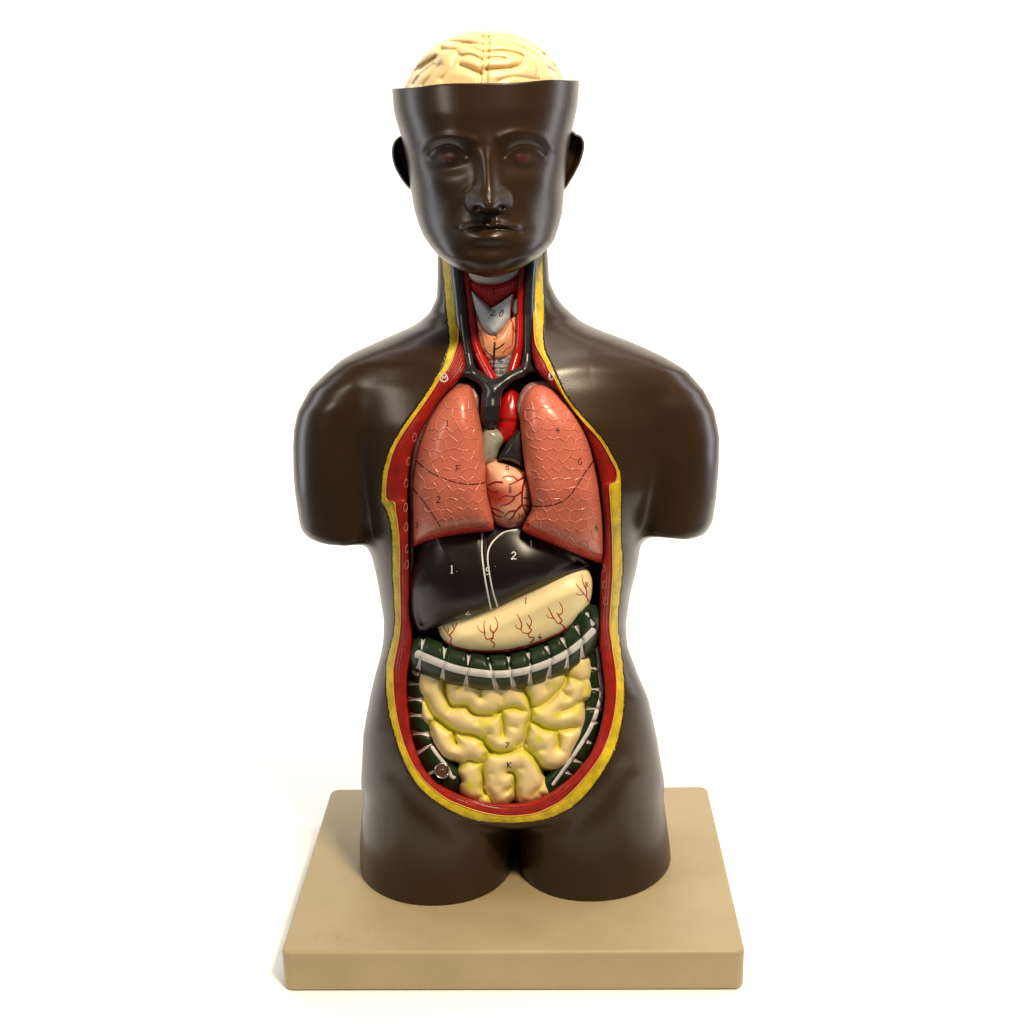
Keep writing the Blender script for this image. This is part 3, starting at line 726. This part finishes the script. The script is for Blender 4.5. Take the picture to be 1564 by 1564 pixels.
# stomach
stp = Z4([(360,700),(500,600),(800,480),(1100,380),(1290,360),(1325,400),(1336,470),(1325,560),(1285,650),(1200,735),(1090,800),(960,850),(820,884),(700,893),(590,886),(490,868),(425,835),(385,790),(363,745)])
Sst = lambda u, v: np.maximum(Sf(u, v), -150)
so, spo = organ('stomach', stp, M['stomach'], 9, 26, 26, sfn=Sst, disp=lambda u, v, d: -14*(1-ss(pdist(u, v, Z4([(350,738),(500,688),(700,628),(850,560),(1050,460),(1335,352)])), 2, 30)))
s = Strokes()
s.add([so], Z4([(412,815),(470,852),(590,880),(700,886),(820,877),(960,842),(1090,790),(1200,725),(1270,660)]), 2.2, h=.0006, rfun=lambda f: 2.3*math.sin(math.pi*min(max(f, .06), .94)))
VES = [
 [(455,850),(445,825),(452,800),(438,785),(420,760),(400,725)],[(438,785),(470,745),(485,705)],[(432,762),(430,735)],[(470,745),(455,712)],
 [(712,862),(722,835),(700,818),(712,800),(675,808),(660,785),(660,770),(630,755),(612,725)],[(660,770),(655,720),(662,690)],[(712,800),(716,770),(735,745),(742,715),(735,690),(722,665)],[(716,770),(695,745),(697,715)],
 [(945,832),(966,812),(965,795),(940,795),(932,775),(900,765),(888,748),(860,735),(855,715)],[(888,748),(892,715),(880,680),(862,650)],[(932,775),(955,750),(942,735),(955,700),(945,672),(932,655)],[(942,735),(922,705)],
 [(1155,765),(1162,735),(1140,712),(1115,705),(1095,680),(1060,670),(1050,650)],[(1095,680),(1075,640),(1058,605)],[(1130,708),(1145,690),(1125,660),(1148,640),(1145,605),(1128,572)],[(1130,665),(1112,640)],
 [(1315,572),(1308,560),(1300,545),(1285,525),(1255,530),(1232,520)],[(1285,525),(1265,500),(1245,475),(1232,455)],[(1300,545),(1300,500),(1285,470),(1275,440),(1270,400)],[(1290,490),(1310,470)]]
for l in VES: s.add([so], Z4(l), 1.1, h=.0002, taper=.5, smooth=True, nc=3, step=1)
s.build('blood_vessel', M['redink'], so)
glyphs([so], [('1',803,917,5,9),('4',825,973,7,9),('8',895.5,893,6,8)], M['black'], 'lettering', so)

# ------------------------------------------------------------------ colon
def tubef(lines, rec, sfn, k=3):
    # lines: list of (pts, r, T, haustra) ; haustra = list of pinch points
    def f(u, v, w):
        best = None
        for pts, r, T, pin in lines:
            d = pdist(u, v, pts); rr = r
            if len(pin):
                pm = 0
                for a, b in pin: pm = pm+np.exp(-((pdist(u, v, [a, b]))/3.4)**2)
                pm = np.clip(pm, 0, 1); rr = r*(1-.2*pm)
            wc = sfn(u, v)+rec+T
            q = np.sqrt((d/rr)**2+((w-wc)/(T*(rr/r)))**2)
            g = (q-1)*min(r, T)
            best = g if best is None else smin(best, g, k)
        return best
    return f
TC = crom(Z4([(262,900),(400,960),(550,1000),(710,1018),(850,1008),(1000,968),(1140,905),(1255,815),(1318,700)]), 2)
def pins(pairs): return [(a, b) for a, b in pairs]
tp = [Z4(p) for p in ([(275,800),(240,1010)],[(410,850),(392,1070)],[(562,890),(540,1110)],[(672,900),(690,960),(735,1130)],[(808,905),(815,980),(845,1115)],[(930,890),(945,960),(945,1105)],[(1045,850),(1075,930),(1060,1060)],[(1145,795),(1180,890),(1175,1000)],[(1235,720),(1265,810),(1275,950)],[(1300,640),(1345,720)])]
def multi_pin(polys):
    out = []
    for p in polys:
        for i in range(len(p)-1): out.append((p[i], p[i+1]))
    return out
Sc = lambda u, v: np.maximum(Sf(u, v), -146)
tc_ = build('transverse_colon', tubef([(TC, 28.5, 30, multi_pin(tp))], 8, Sc), (625, 925, 925, 1068, -135, 30), 1.6, M['colon'], root)
s = Strokes()
s.add([tc_], Z4([(225,895),(330,940),(480,995),(640,1022),(760,1028),(900,1010),(1040,965),(1170,900),(1270,825),(1350,745)]), 5, h=.0008, rfun=lambda f: 6.0-1.0*f)
for p in tp:
    for a, b, sgn in ((0, 1, 0), (0, 1, 1)):
        pass
    top, bot = p[0], p[-1]; q = crom(p, 4) if len(p) > 2 else crom(p, 8)
    n = len(q); s.add([tc_], q[:n//2], 2.6, h=.0003, rfun=lambda f: 3.0*(1-f)**1.5+.9)
    s.add([tc_], q[n//2:], 2.6, h=.0003, rfun=lambda f: 3.6*f**1.2+.8)
s.split('white_band', M['white'], tc_)

AC = crom(Z5([(255,20),(235,120),(232,250),(238,380),(255,490),(300,580)]), 2); CE = crom(Z5([(320,640),(360,720),(430,780)]), 2)
ap = [Z5(p) for p in ([(170,180),(290,190)],[(165,275),(290,285)],[(175,375),(300,385)],[(190,490),(320,500)],[(230,620),(330,560)],[(290,755),(370,705)])]
def zc(p): return p
colon2 = build('ascending_colon', tubef([(AC, 17, 22, multi_pin(ap)), (CE, 24, 26, multi_pin(ap[-1:]))], 34, Sf, 5), (610, 730, 985, 1225, -130, 60), 1.5, M['colon'], root)
s = Strokes()
for p, r in zip(ap[:4], (3.4, 4, 4, 4)): s.add([colon2], p, r, h=.0004, rfun=lambda f, r=r: r*(.75+.25*math.cos(6.28*f)))
s.add([colon2], ap[4], 2, h=.0004, rfun=lambda f: 3*(1-f)+.8)
s.add([colon2], Z5([(300,752),(345,735),(365,725)]), 2, h=.0004, rfun=lambda f: 2.4)
s.add([colon2], Z5([(325,575),(360,625),(420,700),(455,770),(475,765)]), 2.6, h=.0006)
s.add([colon2], Z5([(205,90),(225,120),(250,120)]), 2.4, h=.0004)
s.split('white_band', M['white'], colon2)
s = Strokes(); s.add([colon2], Z5([(235,605),(280,585),(330,570)]), .8, h=.0004); s.build('red_seam', M['redink'], colon2)

DC = crom(Z5([(1335,-210),(1350,-120),(1352,0),(1362,130),(1368,270),(1345,400),(1300,520),(1225,660),(1140,770),(1060,850)]), 2)
dp = [Z5(p) for p in ([(1290,-60),(1365,-80)],[(1300,80),(1380,90)],[(1310,215),(1385,218)],[(1290,335),(1400,345)],[(1340,425),(1420,440)],[(1300,545),(1380,575)],[(1220,660),(1310,695)],[(1170,735),(1250,775)],[(1380,280),(1400,300)])]
colon3 = build('descending_colon', tubef([(DC, 18.5, 24, multi_pin(dp))], 34, Sf, 4), (815, 935, 940, 1240, -130, 60), 1.5, M['colon'], root)
s = Strokes()
s.add([colon3], Z5([(1350,-120),(1372,0),(1385,120),(1395,230),(1370,340),(1320,470),(1240,600),(1165,710),(1085,820)]), 3, h=.0007, rfun=lambda f: 2.3+.9*math.sin(3.14*f))
for p in dp[:8]: s.add([colon3], p, 2, h=.0004, rfun=lambda f: 1.2+2.2*abs(2*f-1)**1.5)
s.split('white_band', M['white'], colon3)
glyphs([tc_, colon2], [('8',797,1036,5,9),('A',683,1192,6,8)], M['black'], 'lettering', tc_)

# ------------------------------------------------------------------ small intestine
def ZA(p): return [(620+x/9.775, 1020+y/9.775) for x, y in p]
def ZB(p): return [(770+x/9.775, 1010+y/9.775) for x, y in p]
def ZC(p): return [(680+x/8.69, 1120+y/8.69) for x, y in p]
CRE = [(ZA(p), k) for p, k in [
 ([(200,450),(280,465),(330,580),(390,690),(450,765)],.8),([(450,765),(380,820),(340,870),(330,950)],.8),([(450,765),(540,830),(640,910),(740,950),(850,990),(1000,1010),(1130,1070),(1200,1180),(1280,1271)],1),
 ([(575,190),(590,400),(640,520),(700,580),(900,580),(950,640),(1040,700),(1200,715),(1330,700),(1410,640)],1),([(1410,640),(1440,760),(1455,880),(1450,1010)],.9),([(1410,640),(1564,605),(1660,605),(1780,650)],.8),
 ([(1410,640),(1440,500),(1435,380)],.35),([(1120,330),(1120,440)],.6),([(650,640),(700,590)],.5),([(1065,700),(1070,790)],.6),([(740,950),(715,1020),(760,1130)],1),([(1460,880),(1640,890)],.35),([(1240,990),(1170,1050),(1180,1140),(1200,1180)],.6)]]
CRE += [(ZB(p), k) for p, k in [
 ([(270,380),(300,440),(370,560),(395,700),(390,850),(350,950),(340,1050),(290,1180),(200,1271)],1),([(400,670),(500,680),(600,640),(700,560),(820,440),(900,350),(930,260),(920,150)],.9),([(840,430),(960,525)],.7),([(930,250),(1030,255),(1130,300)],.6),
 ([(860,755),(1000,700),(1090,640),(1180,600)],.7),([(395,900),(500,940),(600,1000),(760,1030),(900,1010),(1080,985)],.9),([(780,1040),(810,1150),(800,1290)],.9),([(1190,300),(1200,420),(1140,590)],.45),([(1190,275),(1340,270)],.4),([(625,370),(630,440)],.3),([(0,960),(180,990)],.35)]]
CRE += [(ZC(p), k) for p, k in [
 ([(520,80),(540,150),(620,230),(720,265),(850,245),(1000,200),(1060,120)],1),([(1040,200),(1150,280),(1220,370),(1270,450),(1320,500)],1),([(130,400),(240,400),(320,365),(400,385),(500,385),(540,300),(600,245)],.9),
 ([(500,385),(490,500),(510,620),(500,720),(540,800)],1),([(540,800),(480,850),(420,890)],.6),([(540,800),(590,850),(620,920)],.7),([(830,520),(900,525),(930,600),(920,700),(930,800),(915,930)],1),([(900,700),(820,770)],.6),([(880,500),(1000,470)],.4),
 ([(1160,830),(1210,770),(1280,700),(1310,600)],.35),([(1210,770),(1300,850)],.3),([(510,560),(610,545)],.3),([(1490,60),(1500,200),(1564,240)],.3),([(1230,240),(1300,215)],.4),([(1080,100),(1110,190),(1190,250)],.8),([(680,700),(710,690)],.15)]]
siu = np.arange(620, 920, 1.0); siv = np.arange(990, 1250, 1.0)
CD = np.zeros((len(siu), len(siv))); CN = np.full(CD.shape, 99.0)
for p, k in CRE:
    d = pdist(siu[:, None], siv[None], crom(p, 4)); R_ = 12+7*k
    x = np.clip(1-d/R_, 0, 1); CD = np.maximum(CD, k*(1-np.sqrt(1-x*x*.985))*25)
    CN = np.minimum(CN, d+(1-k)*9)
CD = blur2(CD, 1.8); CN = blur2(CN, 1.5)
Ss = lambda u, v: np.maximum(Sf(u, v), -150)
PT = [(640,1076,7),(684,1078,8),(672,1100,9),(740,1104,12),(766,1122,6),(868,1030,12),(899,1055,10),(852,1092,8),(816,1090,9),(718,1200,12),(785,1204,8),(823,1128,8),(880,1084,10),(800,1150,9),(700,1050,6),(845,1046,7),(735,1135,7)]
def sitint(u, v, w, d):
    cn = bil(CN, u-620, v-990)
    n = .5+.5*np.sin(u*.061+1.3*np.sin(v*.047))*np.sin(v*.071+u*.02)
    t = (.55+.75*n)*np.exp(-(cn/7.5)**2)
    for a, b, r_ in PT: t = np.maximum(t, .95*np.exp(-((u-a)**2+(v-b)**2)/(r_*r_)))
    return np.clip(t, 0, .95)
si, SIo = organ('small_intestine', Z5([(228,170),(235,120),(262,98),(330,90),(500,110),(800,120),(1100,80),(1270,-10),(1330,15),(1343,60),(1345,200),(1335,270),(1292,312),(1302,400),(1280,500),(1230,600),(1190,690),(1130,725),(1035,733),(1055,790),(1088,865),(1060,900),(960,942),(890,947),(838,932),(790,958),(720,972),(640,965),(560,930),(508,880),(495,820),(505,790),(480,740),(492,690),(440,665),(390,640),(350,590),(315,520),(300,490),(272,490),(278,455),(250,400),(235,280)]), M['bowel'], 28, 30, 15, sfn=Ss, st=1.4, disp=lambda u, v, d: -bil(CD, u-620, v-990)-4*np.exp(-(bil(CN, u-620, v-990)/2.2)**2), attrs={'tint': sitint}, blur=5, back=20)
SC = Z4([(232,1015),(262,1012),(330,1062),(392,1068),(470,1105),(545,1108),(640,1135),(728,1130),(790,1140),(845,1115),(900,1120),(948,1108),(1010,1095),(1062,1058),(1120,1050),(1175,1000),(1230,990),(1275,945)])
glyphs([si], [('7',775,1138,7,9),('K',778,1168.5,9,10)], M['black'], 'lettering', si, r=.75)

# metal peg
def lathe(prof, c, axis, n=40):
    z = Vector(axis).normalized(); x = z.orthogonal().normalized(); y = z.cross(x); V = []; Q = []
    for r, h in prof:
        for k in range(n):
            a = 2*math.pi*k/n; V.append(tuple(Vector(c)+x*r*math.cos(a)+y*r*math.sin(a)+z*h))
    for i in range(len(prof)-1):
        for k in range(n): Q.append((i*n+k, i*n+(k+1) % n, (i+1)*n+(k+1) % n, (i+1)*n+k))
    return V, Q
pc = P(675, 1177, Sf(np.array([675.]), np.array([1177.]))[0]+22); ax = Vector((-.03, -.93, .36))
V, Q = lathe([(.0058, -.03), (.0060, -.002), (.0067, -.0012), (.0070, 0), (.0068, .0012), (.0061, .0016), (.0056, .0012), (.0055, -.002)], pc, ax)
peg = mesh_np('metal_peg', V, Q, M['metal'], root)
V, Q = lathe([(.0056, -.0006), (.0045, -.0001), (.0025, .0002), (.0009, .0003), (.0007, .0008), (.00001, .001)], pc, ax)
mesh_np('peg_centre', V, Q, M['knob'], peg)

# ------------------------------------------------------------------ neck organs
Sn0 = Sf
def Sn(u, v): return np.interp(v, [380, 480, 540, 580, 620], [-74, -78, -92, -112, -130]).astype(np.float32)+0*u
def flatneck(c=754, k=.004): return lambda u, v: Sn(u, v)+k*(u-c)**2
Sk = flatneck()
neckback, _ = organ('neck_muscle', Z2([(320,60),(1040,60),(1040,500),(1060,830),(1150,1090),(1120,1180),(1000,1140),(680,1300),(480,1160),(290,1170),(300,1110),(330,980),(378,810),(345,500),(325,140)]), M['muscle'], 26, 10, 6, st=2, sfn=Sk, attrs={'across': lambda u, v, w, d: u*1.5, 'along': lambda u, v, w, d: v})
def tube(name, pts, r, mat_, rec, T, st=1.3, parent=root, sfn=Sk, k=4):
    L = [(crom(Z2(p), 3), rr, T, []) for p, rr in zip(pts, r)]
    al = np.concatenate([l[0] for l in L]); lo, hi = al.min(0), al.max(0); m = max(r)+4
    s = [float(sfn(np.array([a]), np.array([b]))[0]) for a in np.linspace(lo[0], hi[0], 7) for b in np.linspace(lo[1], hi[1], 7)]
    return build(name, tubef(L, rec, sfn, k), (lo[0]-m, hi[0]+m, lo[1]-m, hi[1]+m, min(s)+rec-8, max(s)+rec+2*T+10), st, mat_, parent)
hy, _ = organ('hyoid_bone', Z2([(400,150),(940,150),(940,200),(880,265),(800,310),(680,335),(560,325),(480,295),(425,240)]), M['bone'], 8, 16, 10, sfn=Sk)
sm_, _ = organ('striated_muscle', Z2([(440,250),(500,300),(600,330),(700,335),(800,312),(900,240),(935,215),(930,300),(900,400),(860,420),(780,470),(668,545),(600,490),(500,410),(460,360)]), M['striated'], 6, 18, 12, st=1.1, sfn=Sk, smooth=False, attrs={'across': lambda u, v, w, d: u*2.2})
tr, _ = organ('trachea', Z2([(600,950),(870,930),(840,1080),(800,1200),(770,1230),(690,1230),(660,1130)]), M['trachea'], 14, 20, 14, sfn=Sk, disp=lambda u, v, d: .8*np.sin(v*.9))
th, _ = organ('thyroid_gland', Z2([(515,580),(580,680),(700,760),(830,640),(895,600),(900,850),(868,950),(800,1010),(700,1030),(615,1015),(545,910),(520,760)]), M['gland'], 5, 22, 20, st=1.2, sfn=Sk)
tc2, _ = organ('thyroid_cartilage', Z2([(468,365),(510,400),(600,480),(665,542),(760,480),(850,412),(885,408),(860,500),(835,640),(770,745),(705,805),(650,790),(590,735),(530,610),(490,480)]), M['cart'], -3, 24, 16, st=1.1, sfn=Sk, smooth=False)
organ('side_cartilage', Z2([(870,480),(905,440),(905,600),(870,620),(850,560)]), M['trachea'], 6, 10, 6, st=1.1, sfn=Sk, smooth=False, parent=tc2)
car = tube('carotid_artery', [[(408,190),(448,500),(485,800),(535,950),(615,1100),(670,1200)]], [8.6], M['red'], 6, 12)
car2 = tube('carotid_artery', [[(960,160),(935,500),(930,850),(885,1030),(835,1180)]], [8.0], M['red'], 6, 12)
jug = tube('jugular_vein', [[(335,130),(370,420),(400,720),(440,980),(475,1130),(570,1190),(680,1290)],[(475,1130),(370,1140),(265,1155)],[(1035,110),(1012,450),(1010,850),(985,1090),(860,1165),(750,1240),(690,1310)],[(985,1100),(1080,1110),(1200,1140)],[(670,1280),(660,1420),(650,1560)]],
   [9.5, 7.5, 9, 7.0, 15], M['vein'], -3, 13, st=1.5, k=8)
s = Strokes()
for l, r in (([(695,855),(690,950),(688,1050),(690,1210)],1.7),([(690,1000),(650,965),(585,905)],1.1),([(698,925),(740,905),(790,865)],1.3),([(692,1035),(740,1015),(800,990)],1.3)): s.add([th, tr, jug], Z2(l), r, h=.0005, taper=.3)
s.build('thyroid_vein', M['vein'], th)
s = Strokes()
for l, r in (([(920,290),(880,400),(848,500),(842,620),(860,700),(855,870),(800,920),(770,960)],1.0),([(860,700),(885,775)],.8),([(525,700),(570,780),(600,880)],1.0),([(520,600),(525,700)],1.0)): s.add([th, tc2, sm_], Z2(l), r, h=.0005, taper=.3)
s.build('thyroid_artery', M['redink'], th)
glyphs([sm_, tc2, th, tr, jug], [('1',754,443.5,6,9),('2',753,478,9,8),('D',766,478,8,11),('3',757,513.5,8,9),('4',740,540,5,8),('4',765,552,8,7),('5',766,567,8,8)], M['black'], 'lettering', tc2)

# ------------------------------------------------------------------ rib ends and clavicle ends drawn on the cut wall
s = Strokes()
def loop(c, a, b, r, rot=0.0, objs=None):
    pts = []
    for k in range(13):
        t = 2*math.pi*k/12; x = a*math.cos(t)*(1+.12*math.sin(3*t)); y = b*math.sin(t)
        pts.append((c[0]+x*math.cos(rot)-y*math.sin(rot), c[1]+x*math.sin(rot)+y*math.cos(rot)))
    s.add(objs or [mus, neckback], pts, r, h=.0004, nc=3, step=1)
for c in ((633,668),(624,705),(620.5,738),(619.5,775),(620,805),(622,838),(621,862)): loop(c, 2.6, 6.5, .45, .15)
for c in ((921.5,868),(923,893),(924.5,918)): loop(c, 2.8, 5.5, .45)
s.split('rib_end', M['ribm'], mus)
for c, a, l in (((678,577), 5.5, [(675,580),(676,573),(679,578),(681,573)]), ((842,574), 3.6, [(841,578),(840,571),(844,571)])):
    s = Strokes(); loop(c, a, 6, 1.0, objs=[mus, fat, torso]); s.add([mus, fat, torso], l, .7, h=.0003, nc=3, step=1)
    s.build('clavicle_end', M['white'], mus)

# ------------------------------------------------------------------ base board
bx, byaw, bD, bt = 0.0033, -0.04, 0.2889, 0.0386
def rbox(name, w, d, h, rc, rb, mat_, parent, rot, loc):
    # rounded plate: outline with rounded corners, rounded top edge, slight draft
    def outl(ins):
        r = max(rc-ins, .001); a, b = w/2-ins, d/2-ins; o = []
        for cx, cy, s0 in ((a-r, b-r, 0), (-a+r, b-r, 90), (-a+r, -b+r, 180), (a-r, -b+r, 270)):
            for k in range(9):
                t = math.radians(s0+k*90/8); o.append((cx+r*math.cos(t), cy+r*math.sin(t)))
        return o
    prof = [(.003, -h), (.0008, -h+.0008), (0.0002, -h+.002)]+[(0.0, -rb)]+[(rb*(1-math.cos(a)), -rb*(1-math.sin(a))) for a in np.linspace(0.2, math.pi/2, 7)]
    V = []; Q = []; n = 36
    for ins, z in prof:
        for x, y in outl(ins): V.append((x, y, z))
    for i in range(len(prof)-1):
        for k in range(n): Q.append((i*n+k, i*n+(k+1) % n, (i+1)*n+(k+1) % n, (i+1)*n+k))
    me = bpy.data.meshes.new(name); me.from_pydata(V, [], Q+[tuple(range((len(prof)-1)*n, len(prof)*n)), tuple(reversed(range(n)))]); me.update()
    for p in me.polygons: p.use_smooth = len(p.vertices) == 4
    me.materials.append(mat_); o = bpy.data.objects.new(name, me); link(o, parent); o.rotation_euler = (0, 0, rot); o.location = loc
    return o
base = rbox('base_board', .4, bD, bt, .009, .0035, M['base'], root, byaw, (bx, 0, -0.0001))
# faint moulded lettering on the board's front left corner
def ground(u, v):
    dx, dy, dz = ray(u, v); t = -CAM[2]/dz; return np.array([CAM[0]+t*dx, CAM[1]+t*dy, 0.0])
V = []; Q = []
for ch, u in zip('SEIBEM', (484, 497, 507, 516, 529, 545)):
    for pl in GL[ch]:
        q = np.array([(u+(x-.5)*8, 1432+(y-.5)*8) for x, y in pl]); a = len(V)
        for i, p in enumerate(q):
            t = q[min(i+1, len(q)-1)]-q[max(i-1, 0)]; t = t/np.linalg.norm(t); nn = np.array([-t[1], t[0]])*.8
            for k, z in ((-1, 0), (0, .00009), (1, 0)): g = ground(*(p+nn*k)); V.append((g[0], g[1], z))
        for i in range(len(q)-1):
            for k in range(2): Q.append((a+i*3+k, a+i*3+k+1, a+i*3+3+k+1, a+i*3+3+k))
em = mesh_np('moulded_lettering', V, Q, M['base'], root)
em.parent = base; em.matrix_parent_inverse = base.matrix_basis.inverted()

# ------------------------------------------------------------------ backdrop
def backdrop():
    m = mat('white_backdrop', (.9, .9, .89), .8, .2, noise=.0)
    pr = [(-.25, 0)]+[(.9, 0)]+[(.9+.5*math.sin(a), .5*(1-math.cos(a))) for a in np.linspace(.15, math.pi/2, 10)]+[(1.4, 1.7)]
    V = []; Q = []
    for x in (-1, 1):
        for y, z in pr: V.append((x*(.78+.2*(y+.25)), y, z-bt-.0012))
    n = len(pr)
    for i in range(n-1): Q.append((i, i+1, n+i+1, n+i))
    o = mesh_np('backdrop', V, Q, m); o['kind'] = 'structure'
    return o
backdrop()

# ------------------------------------------------------------------ lights
def area(name, loc, tgt, sx, sy, e, col=(1, 1, 1)):
    l = bpy.data.lights.new(name, 'AREA'); l.shape = 'RECTANGLE'; l.size = sx; l.size_y = sy; l.energy = e; l.color = col
    o = bpy.data.objects.new(name, l); COL.objects.link(o); o.location = loc
    o.rotation_euler = (Vector(tgt)-Vector(loc)).to_track_quat('-Z', 'Y').to_euler()
    return o
area('softbox_left', (-1.25, .6, .6), (0, 0, .5), .26, 1.3, 5, (.92, .96, 1))
area('softbox_right', (1.25, .6, .65), (0, 0, .5), .26, 1.3, 6, (.93, .96, 1))
area('key_lamp', (1.05, -1.7, 2.75), (.03, 0, .3), .46, .34, 118, (1, .83, .60))
area('fill_lamp', (-1.9, -1.1, 1.3), (0, 0, .3), .5, .6, 12, (1, .90, .76))
area('top_lamp', (.25, -.1, 2.1), (.08, 0, 0), .9, .7, 22, (1, .95, .87))
area('backdrop_lamp_left', (-.7, .5, 1.5), (-.4, 1.4, .95), 1.0, .3, 8)
area('backdrop_lamp_right', (.7, .5, 1.5), (.4, 1.4, .95), 1.0, .3, 8)
bg = W.node_tree.nodes['Background']; bg.inputs[0].default_value = (1, 1, 1, 1); bg.inputs[1].default_value = .12

# ------------------------------------------------------------------ camera object
cd = bpy.data.cameras.new('camera'); co = bpy.data.objects.new('camera', cd); COL.objects.link(co)
from mathutils import Matrix
R = Matrix(((Rt[0], Up[0], -Fw[0]), (Rt[1], Up[1], -Fw[1]), (Rt[2], Up[2], -Fw[2])))
co.matrix_world = Matrix.Translation(Vector(CAM)) @ R.to_4x4()
cd.sensor_width = 36; cd.lens = FPX/IMG*36; cd.shift_x = (IMG/2-U0)/IMG; cd.clip_end = 50; cd.clip_start = .05
S.camera = co
S.render.resolution_x = S.render.resolution_y = 1024
S.view_settings.view_transform = 'Standard'; S.view_settings.look = 'None'; S.view_settings.exposure = 0; S.view_settings.gamma = 1
